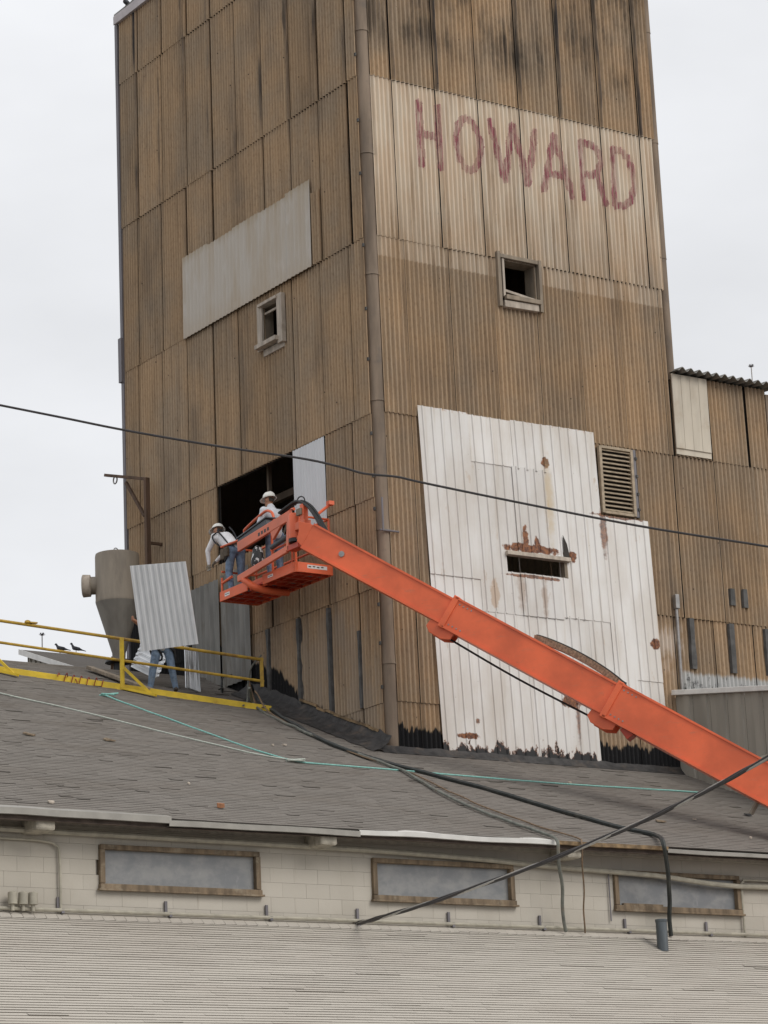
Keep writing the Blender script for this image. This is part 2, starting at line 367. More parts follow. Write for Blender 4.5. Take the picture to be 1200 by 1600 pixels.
M_STUB = mat('peeling white beam end', (.36, .33, .27), .85, 0, .2, 12, .4, False, (.16, .14, .11))
M_CREAM = mat('cream weathered board', (.52, .465, .38), .8, 0, .12, 3, .1, True, (.40, .32, .23))
M_SHED = mat('grey weathered metal siding', (.29, .27, .23), .8, .05, .16, 2.5, .1, True)
M_WHITETRIM = mat('white trim', (.70, .69, .66), .6, 0, .08, 5)
M_FARWALL = mat('far beige siding', (.40, .38, .33), .8, 0, .1, 5)
M_GROUND = mat('grey yard surface', (.14, .13, .12), .9, 0, .25, .3)
M_FEATHER = mat('pigeon grey', (.05, .052, .06), .7, 0, .35, 25)
def glass():
    t = T('dusty whitened glass'); p = t.pos()
    f = t.noise(t.sc(p, (2.2, 2, 3)), 1.3, 6, .65)
    c = t.mix(t.st(f, .35, .68), (.185, .192, .20), (.265, .265, .26))
    c = t.mix(t.st(t.noise(t.sc(p, (14, 2, 5)), 1, 4), .62, .8, 0, .5), c, (.34, .34, .34))
    return t.out(c, .35, 0, .5)
M_GLASS = glass()
def block():
    t = T('cream painted concrete block'); p = t.pos(); r = t.rnd(); x, y, z = t.sep(p)
    c = t.mix(t.st(t.noise(p, 1.1, 5), .35, .65), (.445, .41, .35), (.485, .45, .39))
    c = t.mul(1.0, c, t.grey(t.M('MULTIPLY_ADD', r, .07, .93)))
    c = t.mix(t.st(t.noise(t.sc(p, (7, 7, .9)), 1, 5, .6), .6, .78, 0, .45), c, (.36, .31, .25))
    t.bump(t.noise(p, 45, 4), .35, .004); return t.out(c, .8, 0, .3)
M_BLOCK = block()
M_MORTAR = mat('painted mortar', (.40, .365, .31), .9, 0, .15, 8)
def shing(name, a, b, dirtc, dk, gr, core):  # core: dark edge colour that paints in the shadow under the courses
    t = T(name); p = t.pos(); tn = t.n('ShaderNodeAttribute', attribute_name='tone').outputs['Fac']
    c = t.mix(tn, a, b); big = t.noise(t.sc(p, (.35, .9, .9)), 1, 6, .6)
    c = t.mix(t.st(big, .42, .7, 0, .7), c, dirtc)
    g = t.noise(p, 70, 3, .7); c = t.mul(gr, c, t.grey(t.st(g, .3, .7, .55, 1.35)))
    c = t.mul(t.st(t.noise(t.sc(p, (1.1, 9, 9)), 1, 4), .6, .72, 0, dk), c, (.4, .38, .36))
    c = t.mix(t.st(tn, -.6, -.4, 1, 0), c, core)      # asphalt butt edges coloured dark to stand for the shadow line below each course
    t.bump(g, .4, .01); return t.out(c, .92, 0, .2)
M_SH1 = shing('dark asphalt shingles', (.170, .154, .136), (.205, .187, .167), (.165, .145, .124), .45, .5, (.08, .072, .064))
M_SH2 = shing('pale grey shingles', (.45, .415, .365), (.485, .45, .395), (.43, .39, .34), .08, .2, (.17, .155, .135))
def skin(): return mat('skin', (.40, .20, .125), .6, 0, .12, 20)
M_SKIN = skin()
M_SHIRT = mat('white cotton shirt', (.80, .79, .80), .9, 0, .07, 14)
M_TEE = mat('light grey tee shirt', (.62, .64, .68), .9, 0, .1, 14)
M_JEANS = mat('blue denim', (.15, .21, .30), .9, 0, .3, 12, .2, False, (.22, .27, .33))
M_BOOT = mat('work boots', (.06, .045, .035), .8)
M_HAT = mat('white hard hat shell', (.78, .77, .72), .35, 0, .03, 6)
M_HAIR = mat('dark hair', (.035, .025, .018), .8)
M_BELT = mat('brown tool belt leather', (.10, .075, .05), .8, 0, .3, 12)
M_GLOVE = mat('work glove', (.30, .27, .22), .9, 0, .3, 14)
M_STRAP = mat('black webbing', (.025, .025, .028), .8)
# ------------------------------------------------------------------ ground
g = MB(); g.add([(-900, -900, -11.7), (900, -900, -11.7), (900, 900, -11.7), (-900, 900, -11.7)], [(0, 1, 2, 3)])
struct(g.build('ground', M_GROUND, loc=(0, 0, -11.7)))

# ------------------------------------------------------------------ the tower
TW = thing('grain_tower', 'tall brown corrugated elevator tower with faded red lettering on a whitewashed band', 'tower', (4, 5, -0.1))
SP = 0.114
PC = {}
def corr(axis, w, h, pitch=SP, amp=.034, seg=8, holes=(), tilt=.02, lap=.007, m=None, name='siding_panel', shear=0.0, prof=None):
    """corrugated sheet, local u 0..w, v 0..h, bulging outwards; axis 'x' faces -y, axis 'y' faces -x"""
    key = (axis, round(w, 2), round(h, 2), pitch, amp, tuple(holes), tilt, m.name, shear, prof is not None)
    if key in PC: return PC[key]
    n = max(4, int(round(w/pitch*seg))) if prof is None else None
    us = [w*i/n for i in range(n+1)] if prof is None else prof[0]
    os_ = [amp*math.cos(2*math.pi*u/pitch) for u in us] if prof is None else prof[1]
    b = MB()
    def P(u, v, o):
        k = o + tilt*(1-v/h) + lap*(1-u/w); uu = u + shear*(h-v)
        return (uu, -k, v) if axis == 'x' else (-k, uu, v)
    cuts = sorted({0.0, h} | {z for H in holes for z in H[2:] if 0 < z < h})
    for i in range(len(us)-1):
        um = (us[i]+us[i+1])/2
        for a, c in zip(cuts, cuts[1:]):
            if any(H[0] < um < H[1] and H[2] < (a+c)/2 < H[3] for H in holes): continue
            b.add([P(us[i], a, os_[i]), P(us[i+1], a, os_[i+1]), P(us[i+1], c, os_[i+1]), P(us[i], c, os_[i])], [(0, 1, 2, 3)])
            b.add([P(us[i], a, os_[i]), P(us[i+1], a, os_[i+1]), P(us[i+1], a, os_[i+1]-.014), P(us[i], a, os_[i]-.014)], [(0, 1, 2, 3)])
    for k in (-1,):
        b.add([P(us[k], 0, os_[k]), P(us[k], h, os_[k]), P(us[k], h, os_[k]-.016), P(us[k], 0, os_[k]-.016)], [(0, 1, 2, 3)])
    me = b.mesh(name, m); me.polygons.foreach_set('use_smooth', [True]*len(me.polygons))
    es = 0
    PC[key] = me; return me
def row(axis, z0, z1, edges, holes=(), m=None, jit=.0):
    gap = .004 if axis == 'y' else .003
    for a, c in zip(edges, edges[1:]):
        w = c-a-2*gap; h = z1-z0-.006
        hl = tuple((round(max(H[0]-a-gap, -1), 3), round(H[1]-a-gap, 3), round(H[2]-z0, 3), round(H[3]-z0, 3)) for H in holes if H[0] < c and H[1] > a and H[2] < z1 and H[3] > z0)
        if any(H[0] <= .02 and H[1] >= w-.02 and H[2] <= .02 and H[3] >= h-.02 for H in hl): continue
        me = corr(axis, w, h, holes=hl, m=m)
        loc = (a+gap, -.008-random.random()*.008, z0) if axis == 'x' else (-.008-random.random()*.008, a+gap, z0)
        inst('siding_panel', me, loc, TW, rot=(random.uniform(-.002, .002), random.uniform(-.0018, .0018) if axis == 'x' else 0, random.uniform(-.004, .004)))
# openings
W1 = (3.40, 4.38, 9.86, 10.82)                 # window in the right face
SLOT = (3.12, 4.70, 3.86, 4.28); LOUV = (5.74, 6.66, 5.45, 6.90)
W2 = (3.34, 4.12, 9.50, 10.46)                 # window in the left face
OPEN = (3.06, 6.30, 5.15, 6.92)
def cols(first, step, a, b): 
    e = [a]; x = first
    while x < b-.12:
        if x > a+.05: e.append(x)
        x += step
    return e+[b]
RH = (W1, (2.9, 4.9, 3.7, 4.45), LOUV)
row('x', -.5, .92, cols(.78, 1.127, .22, 7.72), RH, M_SR)
row('x', .92, 3.31, cols(.78, 1.127, .22, 10.72), RH, M_SR)
row('x', 3.31, 6.98, cols(.90, 1.135, .22, 6.8) + [7.86, 9.02, 10.17, 10.72], RH, M_SR)
row('x', 6.98, 10.84, cols(.90, 1.14, .22, 7.92), RH, M_SR)
row('x', 6.98, 8.88, [7.93, 9.0, 10.1, 10.72], RH, M_SR)
row('x', 10.84, 14.46, cols(.78, 1.125, .22, 7.96), RH, M_SR)
row('x', 14.46, 18.12, cols(.76, 1.125, .22, 7.96), RH, M_SR)
row('x', 18.12, 19.78, cols(.76, 1.125, .22, 7.96), RH, M_SR)
LH = (W2, OPEN)
row('y', -.5, .88, [.05, .77, 1.91, 3.09], LH, M_SL)
row('y', .88, 3.28, [.05, .77, 1.91, 3.09, 4.3, 5.4, 6.5, 7.6, 8.75, 9.9, 10.44], LH, M_SL)
row('y', 3.28, 5.15, [.05, .78, 1.83, 3.0, 4.12, 5.25, 6.40, 7.5, 8.65, 9.8, 10.44], LH, M_SL)
row('y', 5.15, 6.93, [.05, .76, 1.83], LH, M_SL)
row('y', 5.15, 6.93, [6.30, 7.5, 8.65, 9.8, 10.44], LH, M_SL)
row('y', 6.93, 10.77, [.05, .62, 1.76, 2.9, 4.05, 5.18, 6.3, 7.45, 8.6, 9.74, 10.44], LH, M_SL)
row('y', 10.77, 14.42, [.05, .47, 1.6, 2.75, 3.88, 5.03, 6.15, 7.34, 8.5, 9.64, 10.44], LH, M_SL)
row('y', 14.42, 18.15, [.05, .43, 1.55, 2.68, 3.83, 4.97, 6.06, 7.2, 8.35, 9.52, 10.44], LH, M_SL)
row('y', 18.15, 19.8, [.05, .40, 1.52, 2.65, 3.8, 4.92, 6.0, 7.1, 8.28, 9.45, 10.44], LH, M_SL)
# dark sheathing behind the sheets, with the same openings
def holed(b, axis, off, u0, u1, z0, z1, holes):
    us = sorted({u0, u1} | {q for H in holes for q in H[:2]}); zs = sorted({z0, z1} | {q for H in holes for q in H[2:]})
    for a, c in zip(us, us[1:]):
        for d, e in zip(zs, zs[1:]):
            if any(H[0] < (a+c)/2 < H[1] and H[2] < (d+e)/2 < H[3] for H in holes): continue
            q = [(a, d), (c, d), (c, e), (a, e)]
            b.add([(u, off, z) if axis == 'x' else (off, u, z) for u, z in q], [(0, 1, 2, 3)])
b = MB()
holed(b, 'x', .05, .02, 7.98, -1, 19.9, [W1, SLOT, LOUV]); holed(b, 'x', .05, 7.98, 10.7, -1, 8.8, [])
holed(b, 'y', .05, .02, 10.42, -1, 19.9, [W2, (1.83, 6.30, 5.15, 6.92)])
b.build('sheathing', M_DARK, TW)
b = MB()
b.add([(8.0, .0, -1), (8.0, 10.44, -1), (8.0, 10.44, 19.9), (8.0, .0, 19.9)], [(0, 1, 2, 3)])
b.add([(0, 10.46, -1), (8.0, 10.46, -1), (8.0, 10.46, 19.9), (0, 10.46, 19.9)], [(0, 1, 2, 3)])
b.add([(10.74, 0, -1), (10.74, 9, -1), (10.74, 9, 8.85), (10.74, 0, 8.85)], [(0, 1, 2, 3)])
b.add([(8.01, 9, -1), (10.74, 9, -1), (10.74, 9, 8.85), (8.01, 9, 8.85)], [(0, 1, 2, 3)])
b.build('rear_wall', M_SL, TW)
b = MB(); b.box((4.02, 5.2, 20.0), (8.2, 10.7, .12)); b.build('roof_deck', M_OLD, TW)
# coping
b = MB(); b.box((-.06, 5.23, 19.88), (.1, 10.62, .23)); b.build('coping', M_COP, TW, bevel=.01)
b = MB(); b.box((4.05, -.06, 19.89), (8.1, .1, .23)); b.build('coping', M_COP, TW, bevel=.01)
# corner rolls: half-round covers in overlapping lengths
def rolls(cx, cy, r, zs):
    for a, c in zip(zs, zs[1:]):
        b = MB(); b.lathe((cx, cy, 0), [(r*.97, c+.06), (r, a+.25), (r*1.03, a+.04), (r*1.07, a), (r*.9, a)], 20, cap=False)
        b.build('corner_roll', M_ROLL, TW, smooth=True)
rolls(.145, .085, .155, [-.6, 1.67, 4.45, 7.2, 9.95, 12.65, 15.45, 18.2, 19.75])
rolls(8.03, .07, .11, [8.75, 11.6, 14.38, 17.1, 19.75])
b = MB(); b.box((10.74, -.03, 3.9), (.10, .10, 9.7)); b.build('corner_trim', M_ROLL, TW)
b = MB(); b.box((-.03, 10.48, 10.2), (.10, .12, 19.1)); b.box((-.06, 10.50, 11.1), (.14, .15, 1.1)); b.build('corner_trim', M_LEAD, TW)
for z in (1.2, 2.1, 2.9, 4.9, 5.6, 6.5, 8.1, 9.2, 10.6, 12.2, 13.4, 14.9, 16.2):      # bolts of the roll flange
    b = MB(); b.box((-.045, .07, z), (.03, .05, .07)); b.build('flange_bolt', M_CAULK, TW)
b = MB(); b.tube([(-.04, -.10, 4.42), (.42, -.10, 4.42)], .02, 6); b.tube([(.02, -.12, 4.4), (.02, -.12, 5.1)], .022, 6); b.build('pipe_bracket', M_LEAD, TW)

# pale patch sheets on the left face
for i, (a, c) in enumerate(((1.95, 2.95), (2.95, 4.08), (4.08, 5.2), (5.2, 6.34), (6.34, 7.5))):
    top = 12.66 + (.06, .0, .03, .0, .05)[i]
    inst('patch_sheet', corr('y', c-a+.03, top-10.74, pitch=.162, amp=.014, m=M_PATCH, name='patch_sheet', lap=.0), (-.10+.005*i, a, 10.74), TW)
inst('siding_panel', corr('y', .36, 1.62, m=M_SL, tilt=.0), (-.075, 1.58, 10.76), TW)
# new grey sheet beside the opening
inst('new_sheet', corr('y', 1.26, 1.82, pitch=.114, amp=.012, m=M_NEW, name='new_sheet', tilt=0), (-.05, 1.82, 5.09), TW)['label'] = 'clean pale grey new sheet beside the dark opening'
# old zinc sheet over the lower siding
inst('old_sheet', corr('y', 1.28, 2.5, pitch=.2, amp=.022, m=M_OLD, name='old_sheet', tilt=0), (-.125, 4.90, 2.33), TW)
inst('old_sheet', corr('y', 1.28, 2.42, pitch=.2, amp=.022, m=M_OLD, name='old_sheet', tilt=0), (-.145, 6.15, 2.36), TW)
# sealant over the low joints
for y0, z0, z1, w in ((4.32, 1.7, 3.26, .13), (3.10, 1.2, 3.24, .12), (1.93, .9, 3.22, .12), (.80, .9, 2.5, .10)):
    b = MB(); n = 14; pts = []
    for i in range(n+1):
        z = z0+(z1-z0)*i/n; k = w/2*(.75+.5*mnoise.noise((y0*3, 0, z*2.3))); pts.append((y0-k, y0+k, z))
    for (a, c, z), (d, e, zz) in zip(pts, pts[1:]):
        b.add([(-.09, a, z), (-.09, c, z), (-.09, e, zz), (-.09, d, zz), (-.02, a-.02, z), (-.02, c+.02, z), (-.02, e+.02, zz), (-.02, d-.02, zz)], [(0, 1, 2, 3), (0, 3, 7, 4), (1, 5, 6, 2)])
    b.build('sealant_strip', M_CAULK, TW)
for x0, z0, z1, w in ((8.03, 2.18, 3.30, .15), (9.16, 2.17, 3.28, .15), (10.18, 2.2, 3.25, .14), (9.26, 3.70, 4.08, .14), (9.63, 3.68, 4.10, .14)):
    b = MB(); n = 10; pts = []
    for i in range(n+1):
        z = z0+(z1-z0)*i/n; k = w/2*(.85+.3*mnoise.noise((x0*3, 0, z*2.3))); pts.append((x0-k, x0+k, z))
    for (a, c, z), (d, e, zz) in zip(pts, pts[1:]):
        b.add([(a, -.09, z), (c, -.09, z), (e, -.09, zz), (d, -.09, zz), (a-.02, -.02, z), (c+.02, -.02, z), (e+.02, -.02, zz), (d-.02, -.02, zz)], [(0, 1, 2, 3), (0, 3, 7, 4), (1, 5, 6, 2)])
    b.build('sealant_strip', M_CAULK, TW)

# window in the right face: projecting weathered boards, broken sash lying on the sill
wr = sub('window', TW, (3.87, 0, 9.8)); x0, x1, z0, z1 = 3.28, 4.46, 9.74, 10.93
def board(a, c, w, h, upv=(0, 0, 1), m=M_FRAME, p=None, nm='frame_board'):
    b = MB(); b.beam(a, c, w, h, upv); return b.build(nm, m, p, bevel=.008)
board((x0+.04, -.07, z0-.02), (x0+.04, -.07, z1+.04), .08, .13, (0, 1, 0), M_FRAME, wr)
board((x1-.05, -.07, z0), (x1-.04, -.07, z1), .08, .13, (0, 1, 0), M_FRAME, wr)
board((x0+.08, -.066, z1-.05), (x1-.09, -.066, z1-.06), .12, .09, (0, 0, 1), M_FRAME, wr)
board((x0+.13, -.075, z0+.05), (x1-.14, -.075, z0+.07), .14, .15, (0, 0, 1), M_PFRAME, wr)
board((x0+.16, -.13, z0+.2), (x1-.1, -.14, z0+.2), .1, .1, (0, 0, 1), M_FRAME, wr, 'sill')
board((x0+.17, .0, z0+.4), (x1-.14, -.03, z0+.27), .07, .06, (0, 0, 1), M_PFRAME, wr, 'loose_sash_bar')
board((x0+.17, -.05, z0+.22), (x0+.17, -.05, z1-.1), .06, .1, (0, 1, 0), M_PFRAME, wr)
for p, s in (((x1-.12, .14, 10.34), (.03, .36, .96)), ((x0+.13, .14, 10.34), (.03, .36, .96)), ((3.87, .14, 10.82), (.95, .36, .03)), ((3.87, .14, 9.85), (.95, .36, .03))):
    b = MB(); b.box(p, s); b.build('reveal_board', M_FRAME, wr)
b = MB(); b.box((4.17, .1, 9.97), (.06, .1, .14)); b.build('wood_scrap', M_PFRAME, wr)
# window in the left face: deep pale box frame
wl = sub('window', TW, (0, 3.7, 9.5)); y0, y1, z0, z1 = 3.24, 4.18, 9.46, 10.50
board((-.10, y0+.05, z0-.05), (-.10, y0+.05, z1+.03), .11, .20, (0, 1, 0), M_PFRAME, wl)
board((-.10, y1-.03, z0), (-.10, y1-.03, z1), .20, .06, (1, 0, 0), M_PFRAME, wl)
board((-.10, y0+.11, z1-.03), (-.10, y1-.06, z1-.03), .20, .07, (0, 0, 1), M_PFRAME, wl)
board((-.12, y0+.1, z0+.07), (-.12, y1+.02, z0+.07), .26, .10, (0, 0, 1), M_PFRAME, wl, 'sill')
board((-.05, y0+.0, z0-.07), (-.05, y1-.08, z0-.07), .06, .15, (0, 0, 1), M_PFRAME, wl)
board((-.02, y0+.17, z1-.2), (-.02, y1-.11, z1-.2), .05, .05, (0, 0, 1), M_PFRAME, wl, 'sash_bar')
for p, s in (((.10, y1-.05, 9.98), (.24, .02, .94)), ((.10, y0+.09, 9.98), (.24, .02, .94)), ((.10, 3.73, 9.51), (.24, .76, .02)), ((.10, 3.73, 10.45), (.24, .76, .02))):
    b = MB(); b.box(p, s); b.build('reveal_board', M_FRAME, wl)
# framing seen inside the big opening
for p, s in (((.35, 4.72, 6.0), (.08, .08, 2.2)), ((.9, 4.1, 6.5), (.12, 2.6, .16)), ((1.3, 4.6, 5.05), (2.4, 6, .1)), ((2.2, 3.2, 6.1), (.16, .16, 2.2))):
    b = MB(); b.box(p, s); b.build('interior_stud', M_INT, TW)
b = MB(); b.beam((.28, 3.1, 6.4), (.5, 4.4, 5.4), .1, .1); b.build('interior_brace', M_INT, TW)
# louvre
lv = sub('louver_vent', TW, (6.2, 0, 5.4)); xa, xb, za, zb = 5.74, 6.66, 5.44, 6.90
for p, s in (((xa+.03, -.085, 6.17), (.07, .09, 1.5)), ((xb-.03, -.085, 6.17), (.07, .09, 1.5)), ((6.2, -.083, zb), (.79, .09, .06)), ((6.2, -.083, za), (.79, .09, .06))):
    b = MB(); b.box(p, s); b.build('frame', M_LOUV, lv, bevel=.006)
n = 15; b = MB(); b.box((0, 0, 0), (.80, .10, .014), Matrix.Rotation(R(38), 3, 'X')); sm = b.mesh('slat', M_LOUV)
for i in range(n): inst('slat', sm, (6.2, -.07, za+.075+i*(zb-za-.12)/(n-1)), lv)
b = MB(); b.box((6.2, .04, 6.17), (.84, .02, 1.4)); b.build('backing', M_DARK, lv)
board((6.73, -.05, 5.42), (6.73, -.05, 6.95), .10, .05, (0, 1, 0), M_LEAD, TW, 'trim_board')
for z in (5.6, 5.95, 6.35, 6.75):
    b = MB(); b.box((6.77, -.085, z), (.05, .03, .06)); b.build('trim_bolt', M_CAULK, TW)

# white ribbed steel sheets (hung about two degrees out of plumb)
SH = .034
def ribs(w, pitch=.235, h=.028, k=.020):
    us, os_ = [0.0], [0.0]; x = pitch*.5
    while x < w-.05:
        us += [x-k*1.6, x-k*.7, x-k*.55, x+k*.55, x+k*1.3]; os_ += [0.004, h, h, h*.9, 0.0]; x += pitch
    us.append(w); os_.append(0.0); return us, os_
def sheet(xl, z0, z1, w, off=.07, holes=(), nm='steel_sheet'):
    """xl = left edge measured at z = 7.2 on the leaning grid"""
    base = xl + SH*(7.2-z1); hs = tuple((H[0]-base-SH*(z1-(H[2]+H[3])/2), H[1]-base-SH*(z1-(H[2]+H[3])/2), H[2]-z0, H[3]-z0) for H in holes if H[2] < z1 and H[3] > z0)
    us, os_ = ribs(w)
    for H in hs:
        for q in H[:2]:
            if 0 < q < w:
                i = next(i for i, u in enumerate(us) if u > q); us.insert(i, q); os_.insert(i, 0.0)
    h = z1-z0; b = MB()
    me = corr('x', w, h, pitch=round(xl+z0, 3), holes=hs, m=M_CL, prof=(us, os_), tilt=.008, lap=.003, shear=SH, name=nm)
    me.polygons.foreach_set('use_smooth', [False]*len(me.polygons))
    return inst(nm, me, (base, -off-.02, z0), TW)
sheet(1.02, 3.62, 7.20, 1.27, .080); sheet(1.03, -.30, 3.66, 1.27, .068)
sheet(2.29, 6.15, 7.17, 1.1, .075); sheet(3.39, 6.13, 7.19, .96, .079); sheet(4.35, 3.0, 7.20, 1.28, .072, (SLOT,))
sheet(2.29, 2.95, 6.19, 1.05, .068, (SLOT,)); sheet(3.33, 2.95, 6.17, 1.06, .086, (SLOT,))
sheet(2.27, -.28, 2.99, 1.08, .066); sheet(3.34, -.30, 3.02, 1.10, .070); sheet(4.43, -.30, 3.04, .62, .066)
sheet(5.04, 1.02, 3.05, .60, .068); sheet(5.62, .9, 5.36, .60, .078, ()); sheet(6.20, 1.8, 5.36, .72, .074); sheet(6.20, .95, 1.84, .72, .068)
# flashing over the slot and its recess
sl = sub('slot_opening', TW, (3.9, 0, 3.8))
b = MB(); b.box((3.92, -.12, 4.25), (1.66, .12, .09), Matrix.Rotation(R(-8), 3, 'X')); b.build('lintel_board', M_PFRAME, sl, bevel=.006)
b = MB(); b.box((4.67, .0, 4.05), (.10, .2, .36)); b.build('jamb', M_FRAME, sl)
b = MB(); b.box((3.9, -.03, 3.84), (1.6, .10, .04)); b.build('sill', M_RUSTY, sl)
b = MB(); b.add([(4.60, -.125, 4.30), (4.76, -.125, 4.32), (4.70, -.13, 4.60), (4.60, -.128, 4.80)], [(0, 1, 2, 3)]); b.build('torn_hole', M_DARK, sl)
# white panel and corrugated roof of the annex
for i in range(4): 
    b = MB(); b.box((8.06+i*.252, -.09, 8.0), (.247, .035, 1.72)); b.build('cream_board', M_CREAM, TW, bevel=.006)
b = MB(); b.box((8.45, -.065, 7.08), (1.0, .03, .14)); b.build('cream_board', M_CREAM, TW)
def annexroof():
    b = MB(); n = 96; w = 2.95
    for i in range(n):
        q = []
        for k in (i, i+1):
            u = 7.95 + w*k/n; o = .045*math.cos(2*math.pi*(u)/.245); q.append((u, o))
        for (y, z) in (((-.32, 8.84), (4, 9.6)),):
            b.add([(q[0][0], y[0], y[1]+q[0][1]) if False else (q[0][0], -.32, 8.93+q[0][1]), (q[1][0], -.32, 8.93+q[1][1]), (q[1][0], 9, 9.6+q[1][1]), (q[0][0], 9, 9.6+q[0][1])], [(0, 1, 2, 3)])
            b.add([(q[0][0], -.32, 8.93+q[0][1]), (q[1][0], -.32, 8.93+q[1][1]), (q[1][0], -.32, 8.915+q[1][1]), (q[0][0], -.32, 8.915+q[0][1])], [(0, 1, 2, 3)])
            b.add([(q[0][0], -.32, 8.915+q[0][1]), (q[1][0], -.32, 8.915+q[1][1]), (q[1][0], 9, 9.585+q[1][1]), (q[0][0], 9, 9.585+q[0][1])], [(0, 1, 2, 3)])
    o = b.build('annex_roof', M_OLD, TW, smooth=True)
annexroof()
# conduit beside the white sheets
b = MB(); b.tube([(7.60, -.11, -.1), (7.60, -.11, 3.5)], .035, 8); b.build('conduit', M_STEEL, TW, smooth=True)
b = MB(); b.box((7.60, -.12, 3.62), (.11, .12, .32)); b.build('junction_box', M_STEEL, TW, bevel=.015)
# foot flashing: lumpy tar fillet against the roof
b = MB(); n = 70; prev = None
for i in range(n+1):
    y = -.25 + 5.4*i/n; zr = RZ+RS*y; q = mnoise.noise((y*3.1, 1, 0)); k = mnoise.noise((y*7.3, 5, 0))
    sec = [(-.07-.02*k, y, zr+.34+.10*q), (-.16-.04*q, y, zr+.20+.05*k), (-.33+.05*k, y, zr+.09+.03*q), (-.55+.1*q, y, zr+.02)]
    if prev:
        for j in range(3): b.add([prev[j], sec[j], sec[j+1], prev[j+1]], [(0, 1, 2, 3)])
    prev = sec
b.build('tar_flashing', M_TAR, TW, smooth=True)
b = MB(); prev = None
for i in range(n+1):
    x = -.3 + 8.0*i/n; q = mnoise.noise((x*3.1, 11, 0)); k = mnoise.noise((x*7.3, 15, 0))
    sec = [(x, -.12-.015*k, -.02+.03*q), (x, -.17-.03*q, -.10+.015*k), (x, -.28+.05*k, RZ-RS*.28+.012)]
    if prev:
        for j in range(2): b.add([prev[j], sec[j], sec[j+1], prev[j+1]], [(0, 1, 2, 3)])
    prev = sec
b.build('tar_flashing', M_TAR, TW, smooth=True)
# rusted lower edge of the left siding
for i in range(9):
    y = .35+i*.32; zr = RZ+RS*y
    b = MB(); b.box((-.10, y, zr+.33+.05*random.random()), (.03, .34, .05), Matrix.Rotation(math.atan(RS), 3, 'X')); b.build('rusted_edge_strip', M_DRIP3, TW)

# lettering painted on the corrugations: every letter a thin skin that follows the waves
def letter(strokes, wd=.172, nm='painted_letter'):
    segs = [(V((a[0], a[1])), V((c[0], c[1]))) for st in strokes for a, c in zip(st, st[1:])]
    x0 = min(min(a.x, c.x) for a, c in segs)-wd; x1 = max(max(a.x, c.x) for a, c in segs)+wd
    z0 = min(min(a.y, c.y) for a, c in segs)-wd; z1 = max(max(a.y, c.y) for a, c in segs)+wd
    dx = SP/8; dz = .02; b = MB(); vid = {}
    edges = LROW
    def vert(i, k, j):
        key = (i, k, j)
        if key not in vid:
            x = x0+i*dx; z = z0+k*dz; a, w = edges[j]; u = x-a
            o = .019*math.cos(2*math.pi*u/SP*round(w/SP*8)/(w/SP*8)) if False else .034*math.cos(2*math.pi*u/SP)
            o += .02*(1-(z-10.84)/3.614) + .007*(1-u/w)
            b.v.append((x, -.022-o, z)); vid[key] = len(b.v)-1
        return vid[key]
    for i in range(int((x1-x0)/dx)+1):
        xm = x0+(i+.5)*dx; j = next((q for q, (a, w) in enumerate(edges) if a-.02 <= xm < a+w+.02), None)
        if j is None: continue
        for k in range(int((z1-z0)/dz)+1):
            p = V((xm, z0+(k+.5)*dz)); d = 9
            for a, c in segs:
                e = c-a; tt = max(0, min(1, (p-a).dot(e)/max(e.length_squared, 1e-9))); d = min(d, (p-a-e*tt).length)
            if d < wd/2*(1+.20*mnoise.noise((xm*7, p.y*6, 2))+.15*mnoise.noise((xm*24, p.y*3, 7))):
                b.f.append((vert(i, k, j), vert(i+1, k, j), vert(i+1, k+1, j), vert(i, k+1, j))); b.mi.append(0)
    o = b.build(nm, M_LET, TW, smooth=True)
    return o
_e = cols(.78, 1.125, .22, 7.96); LROW = [(a+.003, c-a-.006) for a, c in zip(_e, _e[1:])]
letter([[(1.47, 14.05), (1.48, 12.66)], [(1.97, 14.05), (1.98, 12.67)], [(1.46, 13.35), (1.97, 13.36)]])
letter([[(3.05, 13.34), (3.04, 13.50), (3.01, 13.64), (2.96, 13.77), (2.89, 13.86), (2.82, 13.92), (2.74, 13.94), (2.65, 13.92), (2.58, 13.86), (2.51, 13.77), (2.46, 13.64), (2.43, 13.50), (2.42, 13.34), (2.43, 13.19), (2.46, 13.04), (2.51, 12.92), (2.58, 12.82), (2.65, 12.76), (2.74, 12.74), (2.82, 12.76), (2.89, 12.82), (2.96, 12.92), (3.01, 13.04), (3.04, 13.19), (3.05, 13.34)]])
letter([[(3.34, 14.01), (3.67, 12.71)], [(3.69, 12.71), (3.94, 14.00)], [(3.99, 14.01), (4.29, 12.71)], [(4.29, 12.71), (4.57, 13.98)]])
letter([[(5.09, 13.98), (4.73, 12.67)], [(5.11, 13.98), (5.50, 12.64)], [(4.87, 13.07), (5.31, 13.08)]])
letter([[(5.82, 13.98), (5.83, 12.67)], [(5.84, 13.98), (6.18, 13.97), (6.35, 13.83), (6.39, 13.61), (6.26, 13.34), (6.07, 13.23), (5.86, 13.25)], [(6.24, 13.31), (6.33, 13.05), (6.43, 12.64)]])
letter([[(6.73, 13.98), (6.70, 12.63)], [(6.75, 13.98), (6.97, 14.00), (7.17, 13.85), (7.28, 13.53), (7.28, 13.16), (7.17, 12.83), (6.97, 12.67), (6.71, 12.65)]])
